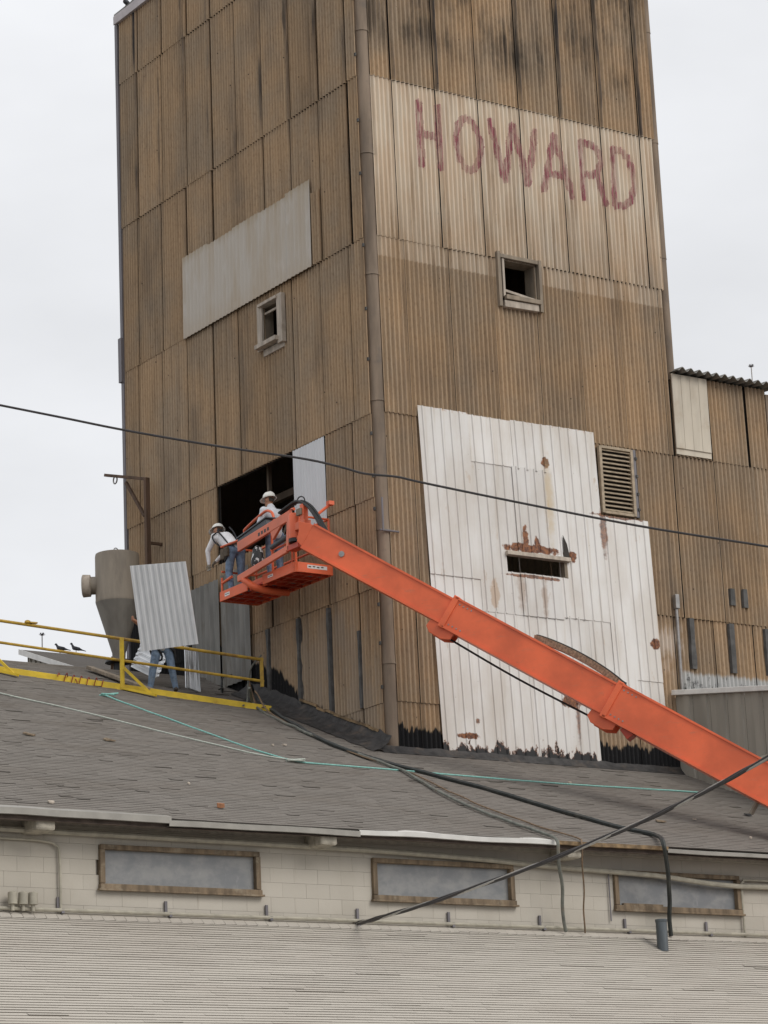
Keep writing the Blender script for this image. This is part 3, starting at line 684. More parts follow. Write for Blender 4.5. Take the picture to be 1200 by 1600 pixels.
# ------------------------------------------------------------------ main building under the tower
EY = -7.3; RIDGE = 6.9; WY = -6.70
BL = thing('mill_building', 'long low mill building with cream block wall and dark shingle roof under the tower', 'building', (-3, 0, -11.7))
def zr(y): return RZ+RS*y
rf = sub('roof', BL, (-3, 0, 0))
b = MB()
X0, X1 = -17.0, 12.0
for ya, yb, k in ((EY+.02, RIDGE, 1), (RIDGE, 16.0, -1)):
    za = zr(ya)-.03 if k > 0 else zr(RIDGE)-.03; zb = zr(RIDGE)-.03 if k > 0 else zr(RIDGE)-.03-RS*(16-RIDGE)
    b.add([(X0, ya, za), (X1, ya, za), (X1, yb, zb), (X0, yb, zb)], [(0, 1, 2, 3)])
    b.add([(X0, ya, za-.12), (X1, ya, za-.12), (X1, yb, zb-.12), (X0, yb, zb-.12)], [(0, 1, 2, 3)])
b.build('roof_deck', M_SOFFIT, rf)
def shingles(x0, x1, ya, yb, z_of, slope, expo, tabw, m, parent, lift=.5, seed=3, thick=.007, wob=.0, curl=.06, tv=.28, tj=.4):
    rnd = random.Random(seed); b = MB(); cs = 1/math.sqrt(1+slope*slope); dy = expo*cs; y = ya; r = 0
    nrm = V((0, -slope*cs, cs)) if slope > 0 else V((0, -slope*cs, cs))
    while y < yb:
        x = x0 - rnd.random()*tabw; y2 = min(y+dy*1.04, yb)
        while x < x1:
            w = tabw*rnd.uniform(.7, 1.3); t0 = thick*rnd.uniform(1-tj, 1+tj)
            if rnd.random() < curl: t0 += rnd.uniform(.008, .022)*lift*2
            t1 = t0 if rnd.random() > curl*1.5 else t0+rnd.uniform(0, .02)*lift
            wv = wob*mnoise.noise((x*.35, r*.31, 0)); wv2 = wob*mnoise.noise(((x+w)*.35, r*.31, 0))
            A = V((x, y+wv, z_of(y+wv))); B = V((x+w-.001, y+wv2, z_of(y+wv2))); C = V((x+w-.001, y2, z_of(y2))); D = V((x, y2, z_of(y2)))
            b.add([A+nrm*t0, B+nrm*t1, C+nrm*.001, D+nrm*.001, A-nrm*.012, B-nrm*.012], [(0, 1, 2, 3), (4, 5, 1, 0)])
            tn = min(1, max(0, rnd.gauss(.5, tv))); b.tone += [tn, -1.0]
            x += w
        y += dy; r += 1
    o = b.build('shingles', m, parent); o['kind'] = 'stuff'; return o
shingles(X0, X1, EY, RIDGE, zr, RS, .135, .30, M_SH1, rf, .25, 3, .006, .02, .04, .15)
b = MB(); b.tube([(X0, RIDGE, zr(RIDGE)-.02), (X1, RIDGE, zr(RIDGE)-.02)], .06, 8); b.build('ridge_cap', M_SH1, rf)
# drip edge along the eave, in lengths that no longer line up
for xa, xb, dz, h, m in ((X0, -9.18, .03, .10, M_DRIP), (-9.22, -5.6, -.03, .085, M_DRIP), (-5.62, -1.5, -.01, .075, M_DRIP2), (-1.5, .95, -.01, .06, M_DRIP3), (.93, X1, -.05, .06, M_DRIP)):
    n = 12; b = MB(); top = []
    for i in range(n+1):
        x = xa+(xb-xa)*i/n; q_ = .018*mnoise.noise((x*.8, 3, 0)); z = zr(EY)+dz+q_
        top.append([(x, EY-.035, z), (x, EY-.03, z-h), (x, EY+.06, z-h), (x, EY+.13, z+.055)])
    for s0, s1 in zip(top, top[1:]):
        for j in range(3): b.add([s0[j], s1[j], s1[j+1], s0[j+1]], [(0, 1, 2, 3)])
        b.add([s0[0], s1[0], s1[3], s0[3]], [(0, 1, 2, 3)])
    b.build('drip_edge', m, rf)
b = MB(); b.box((-2.5, EY+.10, zr(EY)-.10), (29, .07, .07)); b.build('fascia_board', M_SOFFIT, rf)
# beam ends
for x, s in ((-11.35, 1), (-6.15, .95), (-1.08, .9), (4.1, .9)):
    b = MB(); b.box((x, -6.95, -3.16), (.34*s, .56, .27)); b.build('beam_end', M_STUB, BL, bevel=.04)
# block wall with three wide windows
WZ0, WZ1 = -4.62, -2.9
wl_ = sub('wall', BL, (-3, WY, -4.6))
b = MB(); b.box((-2.5, WY+.26, -7.2), (29, .4, 8.66)); b.build('mortar_wall', M_MORTAR, wl_)
wins = [(-10.16, -7.20), (-5.0, -2.06), (.14, 3.06), (5.3, 8.2)]
cube = MB().box((0, 0, 0), (1, 1, 1)).mesh('block', M_BLOCK)
rows = [(-4.66, -4.36), (-4.36, -4.11), (-4.11, -3.87), (-3.87, -3.63), (-3.63, -3.39), (-3.39, -3.15), (-3.15, -2.9)]
rb = random.Random(5)
for i, (za, zb) in enumerate(rows):
    x = -13.2 + (.23 if i % 2 else 0)
    while x < 5.3:
        spans = [(x, x+.46)]
        if 2 <= i <= 4:
            for wa, wb in wins:
                ns = []
                for a, c in spans:
                    if c <= wa or a >= wb: ns.append((a, c)); continue
                    if a < wa: ns.append((a, wa))
                    if c > wb: ns.append((wb, c))
                spans = ns
        for a, c in spans:
            if c-a > .05: inst('block', cube, ((a+c)/2, WY+.05+rb.uniform(-.0015, .0015), (za+zb)/2), wl_, (c-a-.003, .1, zb-za-.003))
        x += .46
for wa, wb in wins[:3]:
    w = sub('window', BL, ((wa+wb)/2, WY, -4.1)); f = .09
    b = MB(); b.box(((wa+wb)/2, WY+.045, -3.75), (wb-wa-.1, .02, .66)); b.build('pane', M_GLASS, w)
    for p, s in ((((wa+wb)/2, WY-.005, -4.06), (wb-wa+.02, .15, .10)), (((wa+wb)/2, WY, -3.425), (wb-wa-.02, .12, .08)), ((wa+.045, WY-.003, -3.735), (.09, .12, .54)), ((wb-.045, WY-.003, -3.735), (.09, .12, .54))):
        b = MB(); b.box(p, s); b.build('frame', M_SASH, w, bevel=.01)
    b = MB(); b.box(((wa+wb)/2, WY-.06, -4.105), (wb-wa+.08, .08, .03)); b.build('sill', M_SASH, w)
b = MB(); b.box((.75, WY-.04, -4.0), (.9, .06, .05)); b.build('loose_sill_strip', M_SASH, BL)
# top plate board above the blocks
b = MB(); b.box((-2.5, WY+.02, -3.03), (29, .10, .2)); b.build('top_plate', M_MORTAR, BL)
# conduits on the wall
def pipe(nm, pts, r, m, par, n=8, k=5, lab=None):
    b = MB(); b.tube(smoothpath(pts, k), r, n); o = b.build(nm, m, par, smooth=True)
    if lab: o['label'] = lab
    return o
pipe('conduit', [(-17, -6.80, -3.20), (-11.9, -6.80, -3.23), (-8, -6.80, -3.25), (-5.2, -6.80, -3.27), (-3.0, -6.80, -3.32), (-1.4, -6.80, -3.39), (.5, -6.81, -3.45), (1.2, -6.82, -3.48), (2.2, -6.82, -3.56), (3.0, -6.81, -3.59), (3.8, -6.80, -3.58), (8, -6.8, -3.6)], .047, M_PIPE, BL)
pipe('conduit', [(-17, -6.76, -3.34), (-11.9, -6.76, -3.37), (-11.15, -6.76, -3.39), (-10.95, -6.76, -3.44), (-10.88, -6.76, -3.6), (-10.87, -6.76, -4.5)], .022, M_PIPE, BL)
b = MB(); b.tube([(-17, -6.80, -4.46), (8, -6.80, -4.46)], .03, 8); b.build('conduit', M_PIPE, BL, smooth=True)
for x in (-10.9, -8.98, -7.1, -5.33, -3.48, -1.55, .33, 2.2):
    b = MB(); b.box((x, -6.73, -4.35), (.045, .03, .2)); b.box((x+.04, -6.79, -4.475), (.05, .07, .07)); b.build('pipe_clip', M_LEAD, BL)
for x in (-11.75, -11.57, -11.4):
    b = MB(); b.lathe((x, -6.86, -4.5), [(.03, 0), (.03, .1), (.075, .1), (.075, .28), (.04, .30)], 10); b.build('insulator', M_PIPE, BL, smooth=True)
pipe('conduit', [(5, -6.76, -3.47), (3.3, -6.76, -3.46), (3.13, -6.76, -3.5), (3.08, -6.76, -3.62), (3.08, -6.76, -4.5)], .022, M_PIPE, BL)
pipe('conduit', [(.02, -6.74, -3.45), (.02, -6.74, -4.3)], .014, M_LEAD, BL, 6)

# ------------------------------------------------------------------ pale shingled building in front
FB = thing('shingled_building', 'pale grey shingle roof sloping down in front of the cream block wall', 'building', (-5, -9, -11.7))
FS = .577
def zf(y): return -4.5 + FS*(y+6.72)
fr = sub('roof', FB, (-5, -9, -6))
b = MB(); b.add([(-21, -12.0, zf(-12)-.03), (9, -12.0, zf(-12)-.03), (9, -6.72, -4.53), (-21, -6.72, -4.53)], [(0, 1, 2, 3)]); b.add([(-21, -12.0, zf(-12)-.2), (9, -12.0, zf(-12)-.2), (9, -6.72, -4.7), (-21, -6.72, -4.7)], [(0, 1, 2, 3)])
b.build('roof_deck', M_SOFFIT, fr)
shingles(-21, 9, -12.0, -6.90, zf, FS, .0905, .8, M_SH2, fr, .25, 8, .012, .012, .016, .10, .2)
b = MB(); rr = random.Random(4); x = -21
while x < 9:                                     # mitred top course along the wall
    w = .2; d = .16
    A = V((x, -6.95, zf(-6.95)+.014)); B = V((x+w-.012, -6.95, zf(-6.95)+.022)); C = V((x+w+.04, -6.74, zf(-6.74)+.016)); D = V((x+.05, -6.74, zf(-6.74)+.010))
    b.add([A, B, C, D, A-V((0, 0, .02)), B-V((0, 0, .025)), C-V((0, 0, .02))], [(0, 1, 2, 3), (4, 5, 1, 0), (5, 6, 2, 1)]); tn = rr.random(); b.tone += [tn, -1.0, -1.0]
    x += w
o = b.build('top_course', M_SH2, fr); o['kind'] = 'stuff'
b = MB(); b.box((-6, -9.5, -9.7), (29, 4.8, 4.0)); b.build('wall', M_FARWALL, FB)
vp = (1.41, -6.98, zf(-6.98))
vt = thing('vent_pipe', 'short blue grey metal vent pipe standing on the pale shingles', 'vent pipe', (0.662, -7.335, -4.855))
_p = V((0.662, -7.335, -4.855))
b = MB(); b.lathe(_p+V((0, 0, -.03)), [(.098, 0), (.1, .5), (.1, .53), (.085, .53), (.085, .3)], 18, cap=False); b.build('pipe', M_VENT, vt, smooth=True)
b = MB(); b.lathe(_p+V((0, 0, .48)), [(.102, 0), (.108, .01), (.108, .05), (.1, .055)], 18, cap=False); b.build('rim', M_VENT, vt, smooth=True)

# ------------------------------------------------------------------ low grey shed at the right, beside the tower
SHD = thing('low_shed', 'low grey ribbed metal shed with white cap along the right of the tower', 'shed', (7.6, -2.5, -1.1))
n = 22; ya, yb = -6.2, -.12
for i in range(11):
    y0_ = yb-(i+1)*(yb-ya)/11; y1_ = yb-i*(yb-ya)/11; b = MB()
    zt = lambda y: 1.55+.155*(y+.32)
    us = [y0_+.004, y0_+.06, y0_+.09, y0_+.28, y0_+.31, y1_-.09, y1_-.004]; os_ = [0, 0, .03, .03, 0, 0, 0]
    for j in range(len(us)-1):
        b.add([(7.4-os_[j], us[j], zr(us[j])-.3), (7.4-os_[j+1], us[j+1], zr(us[j+1])-.3), (7.4-os_[j+1], us[j+1], zt(us[j+1])), (7.4-os_[j], us[j], zt(us[j]))], [(0, 1, 2, 3)])
    b.build('wall_panel', M_SHED, SHD)
b = MB(); b.beam((7.37, -.1, 1.60), (7.37, -6.3, 1.60-.155*6.2), .14, .11); b.build('white_cap', M_WHITETRIM, SHD, bevel=.01)
b = MB(); b.add([(7.42, -.12, 1.56), (7.42, -6.2, 1.56-.155*6.08), (11, -6.2, 1.9-.155*6.08), (11, -.12, 1.9)], [(0, 1, 2, 3)]); b.add([(7.42, -6.2, -4), (11, -6.2, -4), (11, -6.2, 1.0), (7.42, -6.2, .62)], [(0, 1, 2, 3)]); b.build('shed_roof', M_OLD, SHD)
b = MB(); b.tube(smoothpath([(7.30, -1.9, -.55), (7.28, -2.4, -.35), (7.27, -3.2, -.3), (7.27, -5, -.5)]), .05, 8); b.build('wall_pipe', M_PIPE, SHD, smooth=True)

# ------------------------------------------------------------------ far shed beyond the ridge
a = V((-1.200, 13.373, 4.530)); c = V((-1.200, 9.961, 3.338))
FSH = thing('far_shed', 'small beige shed with white sloping fascia rising behind the dark roof ridge', 'shed', (a.x+3, a.y, a.z-5))
b = MB(); b.add([(a.x+.03, a.y, a.z-.06), (a.x+.03, c.y, c.z-.06), (a.x+.03, c.y, c.z-5), (a.x+.03, a.y, c.z-5)], [(0, 1, 2, 3)])
b.add([(a.x, a.y, a.z-.06), (a.x+6, a.y, a.z-.06), (a.x+6, a.y, c.z-5), (a.x, a.y, c.z-5)], [(0, 1, 2, 3)]); b.build('wall', M_FARWALL, FSH)
b = MB(); b.prism([(a.x-.15, a.y+.08, a.z+.02), (a.x-.15, c.y, c.z+.0), (a.x-.15, c.y, c.z-.06), (a.x-.15, a.y+.08, a.z-.04)], (5.5, 0, 0)); b.build('roof', M_SH1, FSH)
b = MB(); b.prism([(a.x-.19, a.y+.1, a.z+.03), (a.x-.19, c.y, c.z+.01), (a.x-.19, c.y, c.z-.12), (a.x-.19, a.y+.1, a.z-.10)], (.035, 0, 0)); b.build('fascia', M_WHITETRIM, FSH)
for i in range(14):
    y_ = c.y+(a.y-c.y)*(i+.5)/14; zz = c.z+(a.z-c.z)*(i+.5)/14
    b = MB(); b.box((a.x+.01, y_, zz-1.1), (.03, .04, 1.9)); b.build('batten', M_FARWALL, FSH)
FSA, FSC = a, c
# ------------------------------------------------------------------ boom lift
TIP = V((-1.40, .30, 4.16)); DIR = V((.5528, -.6272, -.5472)).normalized()
SIDE = DIR.cross(V((0, 0, 1))).normalized(); UPB = SIDE.cross(DIR).normalized()
PIV = TIP + DIR*24.6
BLF = thing('boom_lift', 'orange telescopic boom lift with a two-man basket raised against the tower', 'boom lift', (PIV.x, PIV.y, -11.7))
def section(nm, t0, t1, h, w, wall=True):
    a, c = TIP+DIR*t0, TIP+DIR*t1; b = MB(); b.beam(a, c, w, h); o = b.build(nm, M_OR, BLF, bevel=.03)
    for s in (-1, 1):
        b = MB(); b.beam(a+UPB*s*(h/2-.012)+DIR*.02, c+UPB*s*(h/2-.012)-DIR*.02, w+.05, .04); f = b.build('flange', M_OR, BLF)
    return o
section('fly_boom', -.1, 8, .55, .38); section('mid_boom', 3.28, 14, .65, .48); section('base_boom', 7.02, 24.9, .73, .58)
# taper plate of the tip
b = MB(); tp = TIP-DIR*.08
for s in (-1, 1):
    p = [tp+UPB*.24, tp-UPB*.24, tp-DIR*.14-UPB*.20, tp-DIR*.22+V((0, 0, .0)), tp-DIR*.22+V((0, 0, .2)), tp-DIR*.08+UPB*.24]
    b.prism([q_+SIDE*s*.17-SIDE*.02 for q_ in p], SIDE*.04)
b.build('tip_plate', M_OR, BLF, bevel=.008)
b = MB(); b.beam(tp-DIR*.02, tp-DIR*.18+V((0, 0, .03)), .28, .36); b.build('tip_block', M_OR, BLF, bevel=.03)
for q_ in (TIP+DIR*.75, TIP+DIR*.75):
    b = MB(); b.tube([q_-SIDE*.215, q_+SIDE*.215], .06, 14); b.build('pivot_pin', M_STEEL, BLF, smooth=True); break
# collars and sheave lugs under each section end
for t0, h, w in ((3.28, .65, .48), (7.02, .73, .58)):
    a = TIP+DIR*t0
    b = MB(); b.beam(a-DIR*.03, a+DIR*.10, w+.05, h+.05); b.build('collar', M_OR, BLF, bevel=.015)
    for i in range(4):
        for s in (-1, 1):
            q_ = a+DIR*(.16+.09*i)+UPB*s*(h/2-.10); bb = MB(); bb.tube([q_-SIDE*(w/2+.012), q_+SIDE*(w/2+.012)], .016, 6); bb.build('pad_bolt', M_STEEL, BLF)
    lug = a-UPB*(h/2+.06)-DIR*.02; b = MB()
    for s in (-1, 1):
        poly = [lug+UPB*.10-DIR*.22, lug-UPB*.06-DIR*.24, lug-UPB*.15-DIR*.12, lug-UPB*.16+DIR*.16, lug-UPB*.08+DIR*.34, lug+UPB*.10+DIR*.36]
        b.prism([p+SIDE*(s*w*.34-.02) for p in poly], SIDE*.04)
    b.build('sheave_bracket', M_OR, BLF, bevel=.01)
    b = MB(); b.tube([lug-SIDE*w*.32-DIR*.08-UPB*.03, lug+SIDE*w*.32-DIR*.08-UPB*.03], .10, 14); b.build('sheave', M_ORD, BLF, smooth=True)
lugA = TIP+DIR*3.3-UPB*.44-SIDE*.08; lugB = TIP+DIR*6.85-UPB*.46-SIDE*.08
b = MB(); b.tube(smoothpath([lugA, (lugA+lugB)/2-V((0, 0, .05)), lugB]), .023, 6); b.build('extension_cable', M_BLACK, BLF, smooth=True)
b = MB(); b.beam(TIP+DIR*7.5-UPB*.36+SIDE*.1, TIP+DIR*7.72-UPB*.46+SIDE*.1, .3, .16); b.build('wear_pad_holder', M_ORD, BLF, bevel=.01)
# cable carrier arching over the middle section
n = 34; pts = []
for i in range(n+1):
    t = i/n; pts.append(TIP+DIR*(5.0+2.05*t)+UPB*(.36+.10*math.sin(math.pi*min(1, t*1.05))**.7)-SIDE*.12)
b = MB()
lk = MB(); lk.box((0, 0, 0), (.056, .16, .125)); lkm = lk.mesh('chain_link', M_CHAIN)
for i in range(n):
    a_, c_ = pts[i], pts[i+1]; d_ = (c_-a_).normalized(); m_ = (a_+c_)/2
    rot = Matrix((d_, SIDE, SIDE.cross(d_)*-1)).transposed()
    inst('chain_link', lkm, m_, BLF, rot=rot.to_euler())
b = MB(); b.tube([p+UPB*.075 for p in pts], .018, 6); b.build('chain_hose', M_BLACK, BLF, smooth=True)
b = MB(); b.beam(pts[-1]-DIR*.05, pts[-1]+DIR*.12-UPB*.12, .2, .16); b.build('chain_anchor', M_BLACK, BLF)
b = MB(); b.tube([TIP+DIR*10.35-UPB*.2-SIDE*.31, TIP+DIR*10.35-UPB*.62-SIDE*.31], .05, 8); b.build('side_bracket', M_PIPE, BLF)
# rotator, jib arms and basket mount
RC = V((-1.40, .98, 4.58))
b = MB(); b.lathe((RC.x, RC.y, 4.32), [(.10, 0), (.13, .02), (.13, .5), (.11, .54)], 20); b.build('rotator', M_OR, BLF, smooth=True)
b = MB(); b.lathe((RC.x, RC.y, 4.26), [(.14, 0), (.14, .07)], 20); b.build('rotator_base', M_BLACK, BLF, smooth=True)
b = MB(); b.box((-1.40, .70, 4.55), (.16, .42, .16)); b.box((-1.40, .62, 4.80), (.12, .14, .36)); b.build('rotator_bracket', M_OR, BLF, bevel=.015)
b = MB(); b.box((-1.42, .68, 4.82), (.16, .18, .14)); b.build('valve_block', M_FRAME, BLF, bevel=.01)
b = MB(); b.beam((-1.42, 3.18, 4.67), (-1.42, 1.08, 4.86), .07, .21); ua = b.build('upper_arm', M_OR2, BLF, bevel=.012)
b = MB(); b.prism([(-1.45, 1.85, 4.68), (-1.45, 1.45, 4.72), (-1.45, 1.78, 4.50)], (.06, 0, 0)); b.build('gusset', M_OR2, BLF)
for i in range(4):
    y_ = 2.30-.12*i; b = MB(); b.box((-1.457, y_, 4.735+.011*i), (.004, .055, .07)); b.box((-1.457, y_-.035, 4.735+.011*i), (.004, .016, .07)); b.build('marking', M_INK, BLF)
b = MB(); b.beam((-1.42, 3.22, 3.99), (-1.42, 1.26, 4.18), .07, .14); b.build('lower_arm', M_OR2, BLF, bevel=.012)
b = MB(); b.beam((-1.42, 1.22, 4.14), (-1.42, 1.14, 4.86), .08, .10, (0, 1, 0)); b.build('arm_post', M_OR2, BLF, bevel=.01)
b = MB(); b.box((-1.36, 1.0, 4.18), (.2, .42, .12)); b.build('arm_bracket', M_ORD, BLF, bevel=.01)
b = MB(); b.tube([(-1.34, 1.25, 4.50), (-1.34, 2.0, 4.40)], .055, 10); b.build('slew_cylinder', M_GREYPL, BLF, smooth=True)
b = MB(); b.tube(smoothpath([(-1.40, 3.05, 3.95), (-1.38, 2.92, 3.86), (-1.30, 2.80, 3.74), (-1.0, 2.75, 3.68), (-.5, 2.75, 3.68)]), .075, 10); b.build('mount_tube', M_OR, BLF, smooth=True)
# basket tray
bx0, bx1, by0, by1, bz = -1.19, -.29, 1.35, 4.33, 3.76
tr = sub('platform_tray', BLF, (-.74, 2.84, bz))
def side(nm, a, c, h=.21, m=M_OR):
    b = MB(); b.beam(V(a)+V((0, 0, h/2)), V(c)+V((0, 0, h/2)), .03, h); return b.build(nm, m, tr, bevel=.006)
side('tray_side', (bx0, by0+.12, bz), (bx0, 2.62, bz)); side('tray_side', (bx0-.02, 3.22, bz), (bx0-.02, by1-.02, bz)); side('tray_side', (bx0+.10, 2.62, bz), (bx0+.10, 3.22, bz))
side('tray_side', (bx1, by0, bz), (bx1, by1, bz)); side('tray_side', (bx0+.10, by0, bz), (bx1-.015, by0, bz)); side('tray_side', (bx0-.03, by1, bz), (bx1-.015, by1, bz))
b = MB(); pts = arc((bx0, by0+.12, bz), (bx0, by0, bz), (bx0+.10, by0, bz), 5)
for p0, p1 in zip(pts, pts[1:]): b.beam(p0+V((0, 0, .105)), p1+V((0, 0, .105)), .03, .21)
b.build('tray_corner', M_OR, tr)
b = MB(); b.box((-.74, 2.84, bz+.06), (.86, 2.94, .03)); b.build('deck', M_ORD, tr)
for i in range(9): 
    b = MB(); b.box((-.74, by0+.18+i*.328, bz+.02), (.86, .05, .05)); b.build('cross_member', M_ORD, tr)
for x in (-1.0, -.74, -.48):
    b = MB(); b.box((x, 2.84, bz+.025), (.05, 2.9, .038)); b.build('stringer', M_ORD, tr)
rr = random.Random(2)
for i in range(8):
    for x in (-1.09, -.87, -.61, -.39):
        if rr.random() < .6:
            b = MB(); b.box((x, by0+.34+i*.328, bz+.042), (.12, .16, .008)); b.build('deck_hole', M_LEAD, tr)
for p, s in (((bx0-.017, 2.30, bz+.115), (.003, .20, .055)), ((bx0-.037, 4.02, bz+.105), (.003, .20, .075)), ((bx0+.52, by0-.017, bz+.13), (.48, .003, .075))):
    b = MB(); b.box(p, s); st = b.build('sticker', M_WHITE, tr)
    for k in range(4):
        b = MB(); lx = s[0] > s[1]
        if lx: b.box((p[0]-.18+k*.1, p[1]-.003, p[2]+.008*(k % 2)), (.06, .002, .025))
        else: b.box((p[0]-.003, p[1]-.06+k*.04, p[2]+.006*(k % 2)), (.002, .025, .02))
        b.build('print_mark', M_INK, st)
# guard rails
def rail(pts, r=.024, m=M_OR, k=0, nm='guard_rail'):
    b = MB(); b.tube(pts if not k else smoothpath(pts, k), r, 8); return b.build(nm, m, BLF, smooth=True)
zt_, zm_, zb_ = bz+1.20, bz+.66, bz+.2
rail([(bx0+.02, by1-.02, zt_), (bx1-.02, by1-.02, zt_), (bx1-.02, by0+.05, zt_)]); rail([(bx1-.02, by0+.05, zt_), (bx0+.02, by0+.05, zt_)])
rail([(bx0+.02, by1-.02, zm_), (bx1-.02, by1-.02, zm_), (bx1-.02, by0+.05, zm_)]); rail([(bx1-.02, by0+.05, zm_), (bx0+.02, by0+.05, zm_), (bx0+.02, 2.3, zm_)])
rail([(bx0+.02, 3.55, zt_-.02), (bx0+.02, by1-.02, zt_)]); rail([(bx0+.02, 3.9, zb_+.26), (bx0+.02, by1-.02, zb_+.20)], .03)
for x, y, h in ((bx0+.02, by1-.02, .52), (bx1-.02, by1-.02, 1.20), (bx1-.02, 2.84, 1.2), (bx1-.02, by0+.05, 1.2), (bx0+.05, by0+.05, 1.2), (bx0+.02, 2.25, 1.0)):
    rail([(x, y, bz+.08), (x, y, bz+h)], .026, nm='rail_post')
# console hoop and control box
rail([(-1.14, 3.36, 4.86), (-1.14, 3.38, 5.06), (-1.15, 3.30, 5.13), (-1.15, 2.6, 5.30), (-1.14, 2.38, 5.29), (-1.14, 2.22, 5.16), (-1.14, 2.18, 4.8)], .03, k=4, nm='console_hoop')
rail([(-1.16, 2.2, 4.98), (-1.2, 1.5, 5.10), (-1.25, 1.22, 5.04)], .03, nm='console_hoop')
b = MB(); b.beam((-1.2, 3.36, 4.80), (-1.2, 2.20, 4.98), .26, .20); cb = b.build('control_box', M_GREYPL, BLF, bevel=.02)
b = MB(); b.beam((-1.2, 3.38, 4.91), (-1.2, 2.16, 5.09), .31, .035); b.build('box_lid', M_GREYPL, cb, bevel=.008)
b = MB(); b.beam((-1.05, 3.2, 4.98), (-1.05, 2.6, 5.08), .05, .2); b.build('console_panel', M_BLACK, BLF, bevel=.01)
# hoses at the tip and loose gear in the basket
for dx, dz in ((0, 0), (.05, .03), (-.05, .02)):
    b = MB(); b.tube(smoothpath([(-1.40+dx, 1.5, 4.98+dz), (-1.40+dx, 1.15, 5.04+dz), (-1.40+dx, .80, 5.06+dz), (-1.38+dx, .48, 4.90+dz), (-1.36+dx, .22, 4.62+dz), (-1.30+dx, .02, 4.28)]), .028, 6); b.build('hydraulic_hose', M_BLACK, BLF, smooth=True)
b = MB(); b.tube(smoothpath([(-1.36, 1.0, 5.05), (-1.36, .86, 5.18), (-1.36, .68, 5.14), (-1.36, .6, 4.98)]), .014, 6); b.build('hydraulic_hose', M_BLACK, BLF, smooth=True)
b = MB(); b.tube([(-1.25, .42, 4.7), (-1.0, .30, 4.92)], .03, 8); b.box((-.98, .28, 4.96), (.12, .12, .08)); b.build('work_light_bracket', M_OR, BLF)
# turntable and chassis on the yard, out past the buildings
tx, ty = PIV.x+.6, PIV.y-.7
b = MB(); b.box((tx, ty, -9.9), (2.2, 2.4, 1.2)); b.box((tx+.9, ty-1.0, -9.3), (1.6, 1.6, 1.0)); b.build('turntable', M_OR, BLF, bevel=.08)
b = MB(); b.box((tx, ty, -10.75), (4.6, 2.3, .5)); b.build('chassis', M_GREYPL, BLF, bevel=.05)
wh = MB(); wh.lathe((0, -.22, 0), [(.25, 0), (.52, 0), (.6, .06), (.6, .38), (.52, .44), (.25, .44)], 24, 'y'); wm = wh.mesh('wheel', M_BLACK)
for sx in (-1.7, 1.7):
    for sy in (-1.25, 1.25): inst('wheel', wm, (tx+sx, ty+sy, -11.1), BLF)
# bag hanging in the basket
bg_ = MB(); bg_.lathe((-1.30, 2.62, 4.12), [(.04, .46), (.10, .40), (.13, .25), (.15, .1), (.12, .0)], 14)
def bagmat():
    t = T('black and white bag'); v = t.noise(t.pos(), 12, 3); return t.out(t.mix(t.st(v, .56, .60), (.02, .02, .022), (.62, .62, .62)), .6)
tag(bg_.build('gear_bag', bagmat(), smooth=True), 'black bag with white blotches hung inside the orange basket', 'bag')
# ------------------------------------------------------------------ people
def capsules(caps, voxel=.017, smooth=6):
    b = MB()
    for (a, ra, c, rc) in caps:
        a, c = V(a), V(c); d = c-a
        if d.length < 1e-5: d = V((0, 0, 1e-3)); c = a+d
        u = d.normalized(); pts = [a-u*ra*.95, a-u*ra*.7, a-u*ra*.35, a, c, c+u*rc*.35, c+u*rc*.7, c+u*rc*.95]
        rs = [ra*.3, ra*.71, ra*.94, ra, rc, rc*.94, rc*.71, rc*.3]; b.tube(pts, rs, 12)
    me = b.mesh('tmp', M_SKIN); o = bpy.data.objects.new('tmp', me); COL.objects.link(o)
    m = o.modifiers.new('r', 'REMESH'); m.mode = 'VOXEL'; m.voxel_size = voxel
    s = o.modifiers.new('s', 'SMOOTH'); s.iterations = smooth; s.factor = .5
    dg = bpy.context.evaluated_depsgraph_get(); out = bpy.data.meshes.new_from_object(o.evaluated_get(dg))
    bpy.data.objects.remove(o); return out
